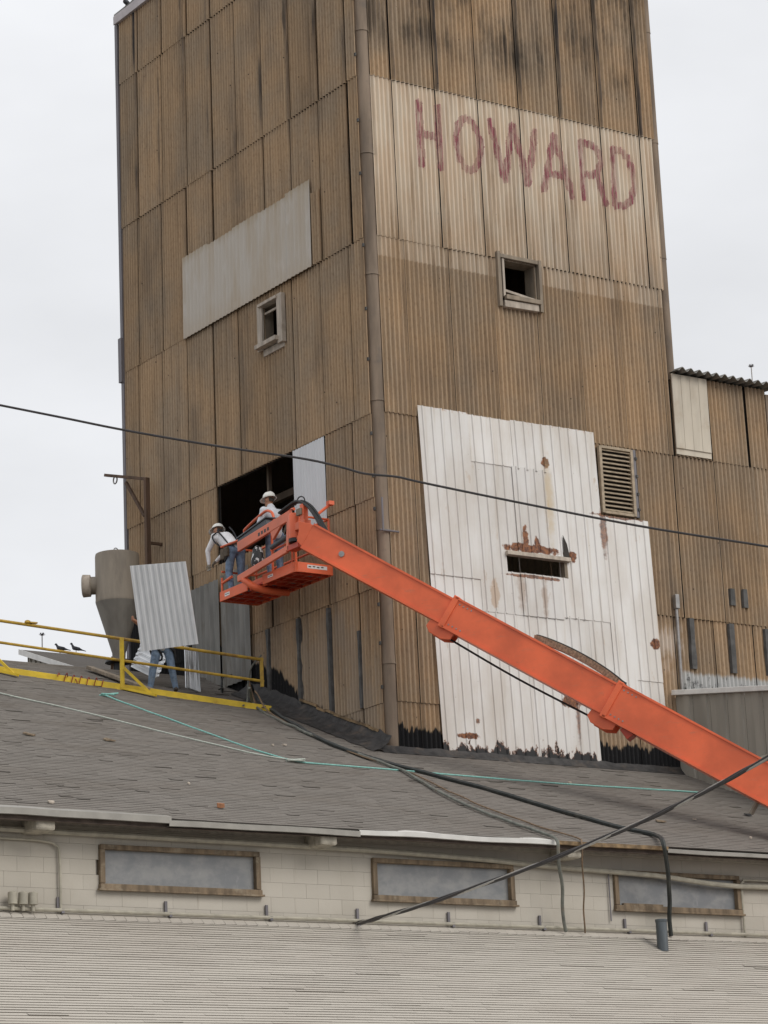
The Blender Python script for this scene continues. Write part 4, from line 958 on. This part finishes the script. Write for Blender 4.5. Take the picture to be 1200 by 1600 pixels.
def person(J, mats, who, cat='person', gloves=None, hatdir=None, k=1.07, voxel=.016):
    """J: joints in world space; one continuous body mesh, cloth colours by nearest limb"""
    H = J['head']; N = J['neck']; f = J['face'].normalized(); upv = (H-N).normalized(); upv = (upv - f*upv.dot(f)).normalized()
    sd_ = f.cross(upv).normalized()
    caps = []; lab = []
    def C(a, ra, c, rc, l): g_ = 1.14 if l in ('shirt', 'pants', 'sleeve', 'fore') else 1.0; caps.append((a, ra*k*g_, c, rc*k*g_)); lab.append(l)
    P = J['pelvis']; CH = J['chest']
    C(P, .135, (P+CH)/2, .135, 'shirt'); C((P+CH)/2, .135, CH, .15, 'shirt'); C(CH, .13, N, .075, 'shirt')
    C(J['hipL'], .105, J['hipR'], .105, 'pants'); C(P, .12, J['hipL'], .105, 'pants'); C(P, .12, J['hipR'], .105, 'pants')
    C(J['shL'], .075, CH, .12, 'shirt'); C(J['shR'], .075, CH, .12, 'shirt'); C(J['shL'], .07, J['shR'], .07, 'shirt')
    for s in 'LR':
        C(J['hip'+s], .095, J['kn'+s], .066, 'pants'); C(J['kn'+s], .066, J['an'+s], .05, 'pants')
        C(J['an'+s]+V((0, 0, -.04)), .048, J['to'+s], .036, 'boot')
        C(J['sh'+s], .064, J['el'+s], .048, 'sleeve'); C(J['el'+s], .046, J['wr'+s], .034, 'fore')
        hd = (J['wr'+s]-J['el'+s]).normalized(); C(J['wr'+s], .032, J['wr'+s]+hd*.075, .036, 'hand')
    C(N, .058, H-upv*.03*k, .062, 'skin')
    C(H-f*.01*k+upv*.02*k, .094, H-f*.02*k+upv*.045*k, .09, 'skin'); C(H+f*.025*k-upv*.06*k, .062, H+f*.055*k-upv*.085*k, .045, 'skin')
    C(H+f*.092*k-upv*.0*k, .014, H+f*.112*k-upv*.028*k, .017, 'skin')                                         # nose
    for q_ in (-1, 1): C(H+sd_*q_*.092*k-upv*.005*k, .02, H+sd_*q_*.093*k-upv*.03*k, .016, 'skin')            # ears
    me = capsules(caps, voxel)
    names = ['skin', 'shirt', 'pants', 'boot', 'hand']; me.materials.clear()
    mm = {'skin': M_SKIN, 'shirt': mats['shirt'], 'pants': M_JEANS, 'boot': M_BOOT, 'hand': mats.get('hand', M_SKIN)}
    for q_ in names: me.materials.append(mm[q_])
    idx = []
    for p in me.polygons:
        c = p.center; best = 9; bl = 'skin'
        for (a, ra, e, rc), l in zip(caps, lab):
            d = e-a; t = max(0, min(1, (c-a).dot(d)/max(d.length_squared, 1e-9))); dist = (c-a-d*t).length-(ra+(rc-ra)*t)
            if dist < best: best = dist; bl = l
        bl = {'sleeve': 'shirt', 'fore': 'shirt' if mats.get('long') else 'skin'}.get(bl, bl)
        idx.append(names.index(bl))
    me.polygons.foreach_set('material_index', idx); me.polygons.foreach_set('use_smooth', [True]*len(me.polygons))
    # fingers: four bent fingers and a side thumb on each hand, added to the same mesh
    fb = MB(); fb.k = 4
    for s in 'LR':
        w_ = J['wr'+s]; hd = (w_-J['el'+s]).normalized(); cu = J.get('curl'+s, V((0, 0, -1))); cu = (cu-hd*cu.dot(hd)).normalized(); ac = hd.cross(cu).normalized()
        for i, L in enumerate((.075, .085, .08, .062)):
            o0 = w_+(hd*.095+ac*(.033-.022*i))*k; o1 = o0+(hd*L*.45+cu*.012)*k; o2 = o1+(hd*L*.22+cu*L*.3)*k; o3 = o2+(cu*L*.3-hd*L*.1)*k
            fb.tube([o0, o1, o2, o3], [.0105*k, .0100*k, .0095*k, .007*k], 6)
        t0 = w_+(hd*.03+ac*.03)*k; fb.tube([t0, t0+(ac*.03+hd*.035)*k, t0+(ac*.03+hd*.065+cu*.02)*k], [.013*k, .012*k, .008*k], 6)
    fm = fb.mesh('f', [M_SKIN]*5); bm = bmesh.new(); bm.from_mesh(me); bm.from_mesh(fm); bm.to_mesh(me); bm.free(); bpy.data.meshes.remove(fm)
    root = thing('person', who, cat, (J['anL']+J['anR'])/2-V((0, 0, .09*k)))
    me.transform(Matrix.Translation(-WL[root.name])); me.name = 'body'
    inst('body', me, WL[root.name], root)
    # eyes, mouth, hair
    b = MB()
    for q_ in (-1, 1): b.lathe(H+f*.086*k+sd_*q_*.032*k+upv*.01*k, [(.001, -.008), (.010, 0), (.001, .008)], 8)
    b.beam(H+f*.098*k-upv*.062*k-sd_*.02, H+f*.098*k-upv*.062*k+sd_*.02, .008, .007); b.build('face_features', M_HAIR, root)
    b = MB(); rot = Matrix((sd_, f, upv)).transposed(); n = 14
    prof = [(.103, -.055), (.108, -.01), (.105, .03)]
    for i in range(n):
        for j in range(len(prof)-1):
            qd = []
            for (ii, jj) in ((i, j), (i+1, j), (i+1, j+1), (i, j+1)):
                a = math.pi*(1.2+.6*ii/n)*1.0; r_, h_ = prof[jj]; qd.append(H + rot@(V((r_*math.cos(a)*.94, r_*math.sin(a)*1.0, h_))*k))
            b.add(qd, [(0, 1, 2, 3)])
    b.build('hair', M_HAIR, root, smooth=True)
    # hard hat: ribbed dome with brim
    hat = MB(); n = 28; prof = [(.150, .0, 1), (.124, .012, .3), (.122, .05, 0), (.110, .09, 0), (.085, .122, 0), (.045, .142, 0), (.0, .148, 0)]; base = H+upv*.035*k-f*.01*k
    hx = Matrix((sd_, f, upv)).transposed(); rings = []
    for r_, h_, brim in prof:
        rg = []
        for i in range(n):
            a = 2*math.pi*i/n; fr_ = max(0, math.sin(a)); rr_ = r_+brim*.035*fr_
            rg.append(base+hx@(V((rr_*math.cos(a)*.93, rr_*math.sin(a)*1.08, h_-brim*.012*fr_))*k))
        rings.append(rg)
    vs = [p for rg in rings for p in rg]; fs = [(i*n+j, i*n+(j+1) % n, (i+1)*n+(j+1) % n, (i+1)*n+j) for i in range(len(prof)-1) for j in range(n)]
    hat.add(vs, fs); ho = hat.build('hard_hat', M_HAT, root, smooth=True)
    so = ho.modifiers.new('solid', 'SOLIDIFY'); so.thickness = .006
    b = MB(); b.tube([base+hx@(V((0, y_, z_))*k) for y_, z_ in ((-.125, .05), (-.095, .108), (-.045, .146), (.045, .146), (.095, .108), (.125, .05))], .011, 6); b.build('hat_ridge', M_HAT, ho, smooth=True)
    return root, f, upv, sd_
def frame(o, f):
    f = V(f).normalized(); s = V((0, 0, 1)).cross(f); o = V(o)
    return lambda a, l, u_: o + f*a*1.07 + s*l*1.07 + V((0, 0, 1))*u_*1.07
# man leaning over the end of the basket
FLZ = bz+.075
F = frame((-.95, 4.03, FLZ), (.06, 1, 0))
J = dict(pelvis=F(.10, 0, 1.0), chest=F(.46, .0, 1.27), neck=F(.66, 0, 1.40), head=F(.80, .01, 1.52), face=V((-.45, 1, -.30)),
         hipL=F(.06, .1, .95), hipR=F(.06, -.1, .95), knL=F(.12, .13, .50), knR=F(.08, -.13, .50), anL=F(.0, .13, .1), anR=F(-.03, -.14, .1), toL=F(.16, .15, .035), toR=F(.13, -.17, .035),
         shL=F(.57, .19, 1.34), shR=F(.59, -.18, 1.34), elL=F(.74, .27, 1.08), wrL=F(.76, .24, .83), elR=F(.84, -.16, 1.10), wrR=F(.96, -.04, .96))
man, f_, u_, s_ = person(J, dict(shirt=M_SHIRT, long=True, hand=M_GLOVE), 'person in white long sleeves and harness leaning over the basket end')
b = MB(); b.tube(smoothpath([F(.12, .12, 1.10), F(.34, .155, 1.32), F(.56, .13, 1.48), F(.60, .02, 1.50)]), .017, 6); b.tube(smoothpath([F(.40, .15, 1.10), F(.50, .235, 1.22), F(.52, .265, 1.34), F(.42, .18, 1.42)]), .017, 6)
b.tube(smoothpath([F(.10, -.12, 1.10), F(.3, -.1, 1.40), F(.52, -.12, 1.56)]), .017, 6)
b.tube(smoothpath([F(.0, .12, .95), F(.02, .21, .82), F(.12, .2, .74), F(.2, .1, .8)]), .02, 6); b.build('safety_harness', M_STRAP, man, smooth=True)
b = MB(); n = 20; pts = [F(.085+.175*math.cos(6.283*i/n), .185*math.sin(6.283*i/n), 1.03-.05*math.cos(6.283*i/n)) for i in range(n+1)]; b.tube(pts, .038, 6); b.build('tool_belt', M_BELT, man, smooth=True)
b = MB(); b.box(F(.22, .19, .90), (.08, .17, .24)); b.box(F(.02, .22, .90), (.07, .14, .2)); b.build('tool_pouch', M_BELT, man, bevel=.02)
# man at the controls
F = frame((-.83, 2.68, FLZ), (-.05, 1, 0))
J = dict(pelvis=F(.0, 0, 1.0), chest=F(.05, 0, 1.36), neck=F(.10, 0, 1.55), head=F(.16, .0, 1.71), face=V((-.38, 1, -.18)),
         hipL=F(0, .1, .95), hipR=F(0, -.1, .95), knL=F(.04, .12, .50), knR=F(.04, -.12, .50), anL=F(0, .12, .1), anR=F(-.02, -.12, .1), toL=F(.16, .13, .035), toR=F(.14, -.14, .035),
         shL=F(.06, .2, 1.46), shR=F(.08, -.2, 1.46), elL=F(.1, .30, 1.17), wrL=F(.30, .24, 1.14), elR=F(.2, -.27, 1.2), wrR=F(.42, -.1, 1.18))
person(J, dict(shirt=M_TEE, hand=M_GLOVE), 'person in light grey tee shirt standing at the basket controls')
# man on the roof carrying the sheet in front of him
F = frame((-2.50, 4.58, zr(4.58)), (-.55, -.83, 0))
vc = V((.56, .83, .0))
J = dict(pelvis=F(.0, 0, .97), chest=F(.02, 0, 1.33), neck=F(.03, 0, 1.5), head=F(.05, .03, 1.62), face=V((-.5, -.8, -.1)),
         hipL=F(0, .1, .93), hipR=F(0, -.1, .93), knL=F(.05, .17, .48), knR=F(.05, -.20, .48), anL=F(.0, .235, .10), anR=F(.02, -.27, .04), toL=F(.15, .26, .05), toR=F(.17, -.31, -.02),
         shL=F(.03, .2, 1.42), shR=F(.03, -.2, 1.42), elL=F(.22, .38, 1.30), wrL=F(.50, .52, 1.36), elR=F(.22, -.36, 1.30), wrR=F(.50, -.50, 1.36))
J['curlL'] = F(0, -1, 0)-F(0, 0, 0); J['curlR'] = F(0, 1, 0)-F(0, 0, 0)
mc, f_, u_, s_ = person(J, dict(shirt=M_TEE), 'person in faded jeans on the roof carrying a corrugated sheet in front of him')
b = MB()
for s in (-1, 1):
    n = 12; b.tube([F(.0+.13*math.cos(6.283*i/n), s*.13+.115*math.sin(6.283*i/n), .80+.12*math.cos(6.283*i/n+.6)) for i in range(n+1)], .022, 6)
b.tube([F(.13, -.20, 1.02), F(.16, 0, 1.02), F(.13, .20, 1.02)], .025, 6); b.tube([F(.12, .2, 1.02), F(.1, .24, .8), F(.02, .25, .6)], .018, 6)
b.build('safety_harness', M_STRAP, mc, smooth=True)
# ------------------------------------------------------------------ carried sheet, stacked sheets
def flatsheet(tl, tr_, br, bl, m, nw=9.5, amp=.02, seg=8):
    tl, tr_, br, bl = V(tl), V(tr_), V(br), V(bl); nrm = (tr_-tl).cross(bl-tl).normalized(); n = int(nw*seg); b = MB()
    for i in range(n):
        q_ = []
        for k in (i, i+1):
            t = k/n; ph = (t*nw) % 1.0; o = amp*(1 if ph < .35 else (1-(ph-.35)/.15 if ph < .5 else (0 if ph < .85 else (ph-.85)/.15)))
            q_.append((tl.lerp(tr_, t)+nrm*o, bl.lerp(br, t)+nrm*o))
        (a, d), (c, e) = q_; b.add([a, c, e, d], [(0, 1, 2, 3)])
    return b
b = flatsheet((-3.858, 3.472, 4.091), (-2.917, 2.818, 4.132), (-2.517, 3.072, 2.484), (-3.473, 3.755, 2.381), M_NEW, 9.5, -.022)
o = b.build('corrugated_sheet', M_NEW); o.modifiers.new('s', 'SOLIDIFY').thickness = .004
tag(o, 'pale grey corrugated sheet held upright by the person on the roof', 'metal sheet')
A = V((-3.05, 5.25, zr(5.25)+.05)); ex = V((.62, -.36, 0)).normalized(); lean = V((.25, .55, .80)).normalized()
dl = V((.80, -.45, .42)).normalized()
for i in range(4):
    off = V((.035*i, -.055*i+.0, .012*i)); a0 = V((-2.300, 5.353, 2.245))+off*.6; dn = V((-2.589, 5.823, 2.563))-V((-2.300, 5.353, 2.245)); w_ = (V((-1.833, 5.540, 3.015))-V((-2.300, 5.353, 2.245)))
    b = flatsheet(a0, a0+w_*1.0, a0+w_*1.0+dn, a0+dn, M_BRIGHT, 7, -.035)
    o = b.build('corrugated_sheet', M_BRIGHT); o.modifiers.new('s', 'SOLIDIFY').thickness = .003
    tag(o, 'shiny galvanised sheet leaning in the stack behind the person in jeans', 'metal sheet', 'stacked shiny sheets on the roof')
for i in range(5):
    a0 = V((-1.72-.03*i, 4.98-.03*i, zr(4.95)+.98)); dn = V((-.10-.01*i, -.25, -.95)); w_ = V((.62, .55, .06)).normalized()
    b = flatsheet(a0, a0+w_*.75, a0+w_*.75+dn, a0+dn, M_BRIGHT, 6.5, -.04)
    o = b.build('corrugated_sheet', M_BRIGHT); o.modifiers.new('s', 'SOLIDIFY').thickness = .003
    tag(o, 'shiny galvanised sheet standing on edge against the tower wall', 'metal sheet', 'upright shiny sheets by the tower')
b = MB(); b.beam((-3.163, 6.590, 2.626), (-2.926, 4.361, 1.734), .18, .07); tag(b.build('timber_plank', M_FRAME, bevel=.01), 'long weathered grey plank lying on the roof behind the railing', 'plank')
# ------------------------------------------------------------------ dust collector
CX, CY, CZ = -2.0, 7.4, 3.02
CYC = thing('dust_collector', 'tan cyclone dust collector with grey cone and side inlet behind the roof ridge', 'dust collector', (CX, CY, CZ))
b = MB(); b.lathe((CX, CY, CZ), [(.49, 1.30), (.495, 1.33), (.49, 1.36), (.49, 2.34), (.48, 2.40), (.30, 2.44), (0.01, 2.46)], 40, cap=False); b.build('drum', M_CYC, CYC, smooth=True)
b = MB(); b.lathe((CX, CY, CZ), [(.14, .0), (.15, .18), (.49, 1.30)], 40, cap=False); b.build('cone', M_CYC2, CYC, smooth=True)
b = MB(); b.lathe((CX, CY, CZ-.02), [(.10, .06), (.30, .02), (.31, -.02), (.12, -.04), (.12, -.5)], 30); b.build('base_flange', M_BLACK, CYC, smooth=True)
li = V((-ri.x, -ri.y, 0)); b = MB(); c0 = V((CX, CY, CZ+1.72))
b.tube([c0+li*.3, c0+li*.60], .20, 20); b.build('inlet_pipe', M_CYC, CYC, smooth=True)
b = MB(); b.tube([c0+li*.58, c0+li*.60, c0+li*.76, c0+li*.78], [.19, .245, .255, .22], 20); b.build('inlet_collar', M_PFRAME, CYC, smooth=True)
b = MB(); n = 10; b.tube([(CX-.03+.05*math.cos(6.28*i/n), CY, CZ+2.50+.05*math.sin(6.28*i/n)) for i in range(n+1)], .012, 6); b.build('lifting_eye', M_STEEL, CYC)
for i in range(3):
    a = 2.1*i+.6; b = MB(); b.beam((CX+.14*math.cos(a), CY+.14*math.sin(a), CZ+.1), (CX+.2*math.cos(a), CY+.2*math.sin(a), zr(RIDGE)-.6), .06, .06); b.build('leg', M_RUSTY, CYC)
# ------------------------------------------------------------------ davit
DV = thing('hoist_davit', 'rusty steel davit arm with a hook beside the tower corner', 'hoist arm', (-.4, 8.85, 1.9))
b = MB(); b.beam((-.4, 8.85, 1.6), (-.4, 8.85, 7.74), .11, .11, (0, 1, 0)); b.build('post', M_RUSTY, DV, bevel=.008)
b = MB(); b.beam((-.4, 8.80, 7.70), (-.4, 10.80, 8.30-.0), .10, .07); b.build('arm', M_RUSTY, DV, bevel=.006)
b = MB(); b.beam((-0.400, 8.976, 6.867), (-0.400, 9.822, 7.874), .06, .07); b.build('brace', M_RUSTY, DV)
b = MB(); hx_ = V((-0.400, 10.345, 8.069)); n = 12; b.tube([hx_+V((0, .09*math.cos(6.283*i/n), .09*math.sin(6.283*i/n))) for i in range(n+1)], .018, 6); b.build('ring', M_STEEL, DV)
for z in (4.2, 6.2):
    b = MB(); b.box((-.2, 8.85, z), (.4, .06, .06)); b.build('wall_bracket', M_RUSTY, DV)
# ------------------------------------------------------------------ yellow guard rail on the roof
ga, gb = V((-9.5, 7.05, 0)), V((-.62, 3.43, 0)); gd = (gb-ga).normalized(); gn = V((gd.y, -gd.x, 0))
def gp(x, h): t = (x-ga.x)/(gb.x-ga.x); p = ga.lerp(gb, t); return V((p.x, p.y, 2.12+(x+5.8)*(1.30-2.12)/(5.03)+h))
GR = thing('guard_railing', 'yellow steel guard railing running down the dark roof to the tower', 'railing', gp(-3.45, 0))
b = MB(); b.beam(gp(-9.5, .05), gp(-.60, .05), .05, .13); b.build('kick_board', M_YEL, GR, bevel=.006)
b = MB(); b.tube([gp(-9.5, 1.08), gp(-.72, 1.08)], .034, 8); b.build('top_rail', M_YEL2, GR, smooth=True)
b = MB(); b.tube([gp(-9.5, .62), gp(-.72, .62)], .030, 8); b.build('mid_rail', M_YEL2, GR, smooth=True)
for x in (-8.8, -6.08, -3.47):
    b = MB(); b.beam(gp(x, -.06), gp(x, 1.10), .07, .09, gd); b.build('post', M_YEL, GR, bevel=.006)
    dn_ = (gd*.45-gn*-.55).normalized(); foot = gp(x, 0)+gd*.55+gn*.42; foot.z = zr(foot.y)+.06
    b = MB(); b.beam(gp(x, .5), foot, .05, .05); b.build('brace', M_YEL, GR)
    q0 = gp(x, 0)+gn*.03; q0.z = zr(q0.y)+.04; b = MB(); b.beam(q0, foot+(foot-q0).normalized()*.1, .10, .05); b.build('foot_bar', M_YEL, GR)
b = MB(); b.beam(gp(-.76, .5), gp(-.76, 1.12), .06, .07, gd); b.build('post', M_YEL2, GR)
# ------------------------------------------------------------------ ropes, hoses and wires
def line(nm, pts, r, m, lab, cat, k=8, wob=0.0, group=None):
    P = smoothpath(pts, k)
    if wob: P = [p+V((mnoise.noise(p*1.7)*wob, mnoise.noise(p*1.7+V((9, 0, 0)))*wob, 0)) for p in P]
    b = MB(); b.tube(P, r, 6); return tag(b.build(nm, m, smooth=True), lab, cat, group)
line('rope', [(-7.529, 3.739, 1.426), (-7.122, 2.878, 1.076), (-6.089, 1.663, 0.585), (-5.059, 0.012, -0.075), (-3.986, -1.459, -0.663), (-3.369, -1.861, -0.815)], .017, M_ROPEW, 'weathered white rope lying across the dark roof to the knot', 'rope', 8, .02)
line('rope', [(-4.460, 3.554, 1.362), (-4.314, 2.841, 1.057), (-4.023, 0.826, 0.250), (-3.749, -1.076, -0.510), (-3.408, -1.924, -0.840), (-2.631, -1.992, -0.877), (-1.223, -2.052, -0.901), (0.772, -2.190, -0.956), (2.891, -2.268, -0.987), (4.559, -2.203, -0.961), (6.116, -2.173, -0.949)], .017, M_ROPET, 'teal rope stretched over the dark roof from railing to shed', 'rope', 8, .02)
b = MB(); kp = V((-3.441, -1.976, -0.850))
for i in range(4):
    n = 10; b.tube([kp+V((.10*math.cos(6.28*j/n+i)*(1+.3*i % 2), .07*math.sin(6.28*j/n), .02+.02*math.sin(6.28*j/n+i*2))) for j in range(n+1)], .016, 5)
tag(b.build('rope_knot', M_ROPEW, smooth=True), 'tangled knot joining the white and teal ropes on the roof', 'rope')
b = MB(); kp = V((-4.345, 3.580, 1.362))
for i in range(3):
    n = 10; b.tube([kp+V((.16*math.cos(6.28*j/n+i), .10*math.sin(6.28*j/n), .03+.02*math.sin(6.28*j/n+i*2))) for j in range(n+1)], .016, 5)
tag(b.build('rope_loops', M_ROPET, smooth=True), 'small loops of teal rope lying by the yellow railing foot', 'rope')
rr = random.Random(9); b = MB(); pts = []
for i in range(44):
    x = -4.72+.9*i/44; p = gp(x, .05); a = i*.9; pts.append(p+gn*(.035+.03*math.cos(a))+V((0, 0, .10*math.sin(a))) + (gn*.10 if i % 9 == 0 else V()))
b.tube(smoothpath(pts, 3), .010, 5); tag(b.build('rope_wrap', M_ROPER, smooth=True), 'thin red cord wound around the yellow kick board', 'cord')
hoseA = [(-0.380, 4.560, 2.074), (-0.280, 4.429, 1.752), (-0.932, 2.244, 0.857), (-1.351, -0.047, -0.069), (-1.111, -1.462, -0.635), (-0.614, -2.445, -1.028), (-0.127, -3.407, -1.413), (0.297, -4.797, -1.969), (0.794, -6.026, -2.460), (1.174, -6.640, -2.696), (0.727, -7.420, -2.967), (0.817, -7.400, -3.291), (1.069, -7.100, -3.867), (1.248, -6.880, -4.540)]
line('hose', hoseA, .042, M_HOSEB, 'thick black hose running down the roof and over the eave by the vent pipe', 'hose', 8, .05)
hoseB = [(-1.276, 3.196, 1.678), (-0.900, 3.531, 1.363), (-1.224, 1.307, 0.473), (-1.297, -0.862, -0.395), (-1.195, -2.225, -0.940), (-1.731, -4.412, -1.815), (-1.745, -5.967, -2.437), (-1.604, -7.063, -2.875), (-1.618, -7.420, -3.028), (-1.574, -7.410, -3.280), (-1.333, -7.100, -3.950), (-1.140, -6.880, -4.537)]
line('hose', hoseB, .030, M_HOSEG, 'thin grey green hose crossing the roof and hanging over the white drip edge', 'hose', 8, .06)
hoseC = [(-1.001, 3.447, 1.679), (-0.946, 2.710, 1.034), (-1.356, -0.506, -0.262), (-1.114, -2.318, -0.987), (-1.394, -4.730, -1.952), (-1.208, -6.369, -2.608), (-0.996, -7.178, -2.931), (-1.079, -7.420, -3.071), (-1.062, -7.410, -3.314), (-0.843, -7.100, -3.933), (-0.693, -6.880, -4.547)]
line('cable', hoseC, .016, M_HOSER, 'slim brown cable hanging over the rusted part of the eave', 'cable', 8, .05)
for i, (a, c, m, lab) in enumerate((((-.28, 4.75, 2.4), (-.62, 3.6, 1.42), M_HOSER, 'brown lead drooping from the old zinc sheet by the railing end'), ((-.2, 4.4, 2.7), (-.9, 3.9, 1.5), M_HOSEG, 'grey green lead looped from the tower wall onto the roof'), ((-.22, 5.6, 2.5), (-.7, 5.2, 2.1), M_HOSEB, 'black lead hanging below the old zinc sheet'))):
    a, c = V(a), V(c); line('lead', [a, a.lerp(c, .35)+V((-.15, 0, .02)), a.lerp(c, .7)+V((-.1, 0, -.25)), c, c+V((-.3, -.35, -.12))], .02, m, lab, 'cable')
W = [(-320, 570), (-150, 603), (0, 633), (100, 653), (200, 674), (340, 697), (470, 716), (560, 737), (660, 752), (800, 784), (1000, 822), (1200, 854), (1400, 888), (1600, 920)]
line('overhead_wire', [(-16.893, -10.567, 2.494), (-15.595, -11.338, 2.145), (-14.450, -12.017, 1.829), (-13.686, -12.470, 1.619), (-12.923, -12.922, 1.408), (-11.857, -13.564, 1.148), (-10.871, -14.167, 0.935), (-10.412, -14.437, 0.800), (-10.104, -14.612, 0.690), (-9.727, -14.848, 0.628), (-9.420, -15.027, 0.535), (-8.350, -15.659, 0.232), (-6.824, -16.566, -0.181), (-5.304, -17.488, -0.533), (-3.783, -18.406, -0.902), (-2.263, -19.328, -1.254)], .0165, M_WIRE, 'thin black overhead wire strung in front of the tower', 'wire', 6)
core = smoothpath([(-5.363, -6.740, -4.499), (-5.748, -8.142, -4.566), (-5.904, -10.180, -4.511), (-6.229, -13.125, -4.392), (-6.694, -15.979, -4.255), (-7.105, -17.860, -4.148), (-7.647, -19.775, -4.051), (-8.352, -22.089, -3.918), (-9.374, -24.943, -3.772)], 24)
TC = thing('twisted_service_cable', 'black and bare twisted power cable sweeping up from the block wall', 'cable', core[0])
for j, (m, r_) in enumerate(((M_WIRE, .024), (M_WIRE, .024), (M_BARE, .017))):
    pts = []
    for i, p in enumerate(core):
        a = i*.22+j*2.094; sx = r2; pts.append(p+(r2*math.cos(a)*.3+u2*math.cos(a)*.7+fw*math.sin(a))*.024)
    b = MB(); b.tube(pts, r_, 6); b.build('strand', m, TC, smooth=True)
b = MB(); b.box(core[0]+V((0, -.02, .0)), (.08, .12, .12)); b.build('wall_anchor', M_LEAD, TC)
# ------------------------------------------------------------------ lightning rods, birds, litter
def rod(base, h, lab):
    t = thing('lightning_rod', lab, 'lightning rod', base); base = V(base); b = MB(); b.tube([base, base+V((0, 0, h))], .014, 6); b.build('rod', M_STEEL, t)
    b = MB(); rr = random.Random(1); top = base+V((0, 0, h))
    for i in range(26):
        a = i*2.4; e = .15+.9*rr.random(); d_ = V((math.cos(a)*math.cos(e), math.sin(a)*math.cos(e), math.sin(e)*.8)); b.tube([top-V((0, 0, .02)), top+d_*.08], [.007, .004], 4)
    b.build('brush', M_LEAD, t)
rod((-1.000, 12.999, 4.503), .34, 'brush topped lightning rod on the far shed roof'); rod((0.100, 9.875, 19.759), .42, 'brush topped lightning rod on the tower roof corner'); rod((10.942, 0.600, 9.226), .42, 'brush topped lightning rod on the annex roof')
def pigeon(p, f, lab, k=1.0, crouch=0.0, tall=1.0):
    p = V(p); f = V(f).normalized(); u = V((0, 0, 1)); root = thing('pigeon', lab, 'bird', p, 'pigeons on the roofs')
    q_ = lambda a, h, s=0: p+(f*a+u*h*tall+f.cross(u)*s)*k
    me = capsules([(q_(.06, .15), .062*k, q_(-.08, .12), .055*k), (q_(-.08, .12), .05*k, q_(-.20, .085), .018*k), (q_(-.2, .085), .02*k, q_(-.29, .06), .014*k), (q_(.08, .17), .045*k, q_(.12, .235), .03*k), (q_(.13, .255), .033*k, q_(.14, .26), .033*k), (q_(.15, .255), .014*k, q_(.19, .245), .008*k)], .009, 3)
    me.materials.clear(); me.materials.append(M_FEATHER); me.transform(Matrix.Translation(-p)); me.name = 'body'; me.polygons.foreach_set('use_smooth', [True]*len(me.polygons)); inst('body', me, p, root)
    b = MB()
    for s in (-.025, .025): b.tube([q_(0, .1, s), q_(.0, .0, s)], .007*k, 5); b.tube([q_(0, .006, s), q_(.04, .004, s)], .006*k, 4)
    b.build('legs', M_RUSTY, root)
pigeon(V((-1.050, 11.958, 4.197)), -ri, 'dark pigeon standing side on upon the far shed roof', .8)
pigeon(V((-1.000, 11.288, 4.036)), -ri*1.0-V((0, 0, .0)), 'dark upright pigeon beside another on the far shed roof', .78, 0, 1.25)
pigeon(V((-.06, 9.93, 19.99)), -ri*.3-fw, 'dark pigeon perched on the tower coping', 1.1)
b = MB(); gpx = gp(-5.27, 1.12); b.lathe(gpx, [(.03, -.02), (.07, .0), (.06, .04), (.02, .06)], 8); b.box(gpx+gd*.12, (.16, .08, .03)); tag(b.build('rag', M_YEL2, smooth=True), 'small crumpled rag lying on the yellow top rail', 'rag')
LITM = {'wood': M_SASH, 'orange': M_BRICK, 'pale': M_PFRAME, 'dark': M_BLACK}
LITL = {'wood': 'splintered brown board scrap lying on the dark roof', 'orange': 'small broken orange brown brick lying on the dark roof', 'pale': 'small pale chip of siding lying on the dark roof', 'dark': 'small black scrap on the dark roof below the boom'}
WOODL = ['brown board scrap on the dark roof at the start of the white rope', 'brown board scrap on the dark roof below the yellow railing foot', 'brown board scrap on the dark roof just above the black hose bend']
rr = random.Random(21)
for p, kd in (((-8.562, -1.176, -0.540), 'wood'), ((-6.940, -1.172, -0.539), 'wood'), ((-7.683, -6.346, -2.608), 'orange'), ((-7.268, -4.602, -1.911), 'pale'), ((-3.008, -0.482, -0.263), 'pale'), ((-2.675, -0.388, -0.225), 'pale'), ((-10.989, -6.712, -2.755), 'pale'), ((2.489, -5.286, -2.184), 'wood'), ((3.631, -4.915, -2.036), 'pale'), ((5.631, -4.164, -1.736), 'dark'), ((3.815, -6.276, -2.580), 'pale'), ((2.812, -2.169, -0.937), 'pale')):
    w_ = {'wood': .22, 'orange': .13, 'dark': .16, 'pale': rr.uniform(.05, .12)}[kd]; n = 6; a0 = rr.random()*6
    pl = [V(p)+V((math.cos(a0+6.283*i/n)*w_*rr.uniform(.4, .65), math.sin(a0+6.283*i/n)*w_*rr.uniform(.25, .45), 0)) for i in range(n)]
    for v in pl: v.z = zr(v.y)+.012+rr.random()*.02
    b = MB(); b.prism(pl, (0, 0, .07 if kd == 'orange' else .025)); lb = WOODL.pop(0) if kd == 'wood' else LITL[kd]; tag(b.build('roof_scrap', LITM[kd]), lb, 'scrap', 'scraps lying on the dark roof')
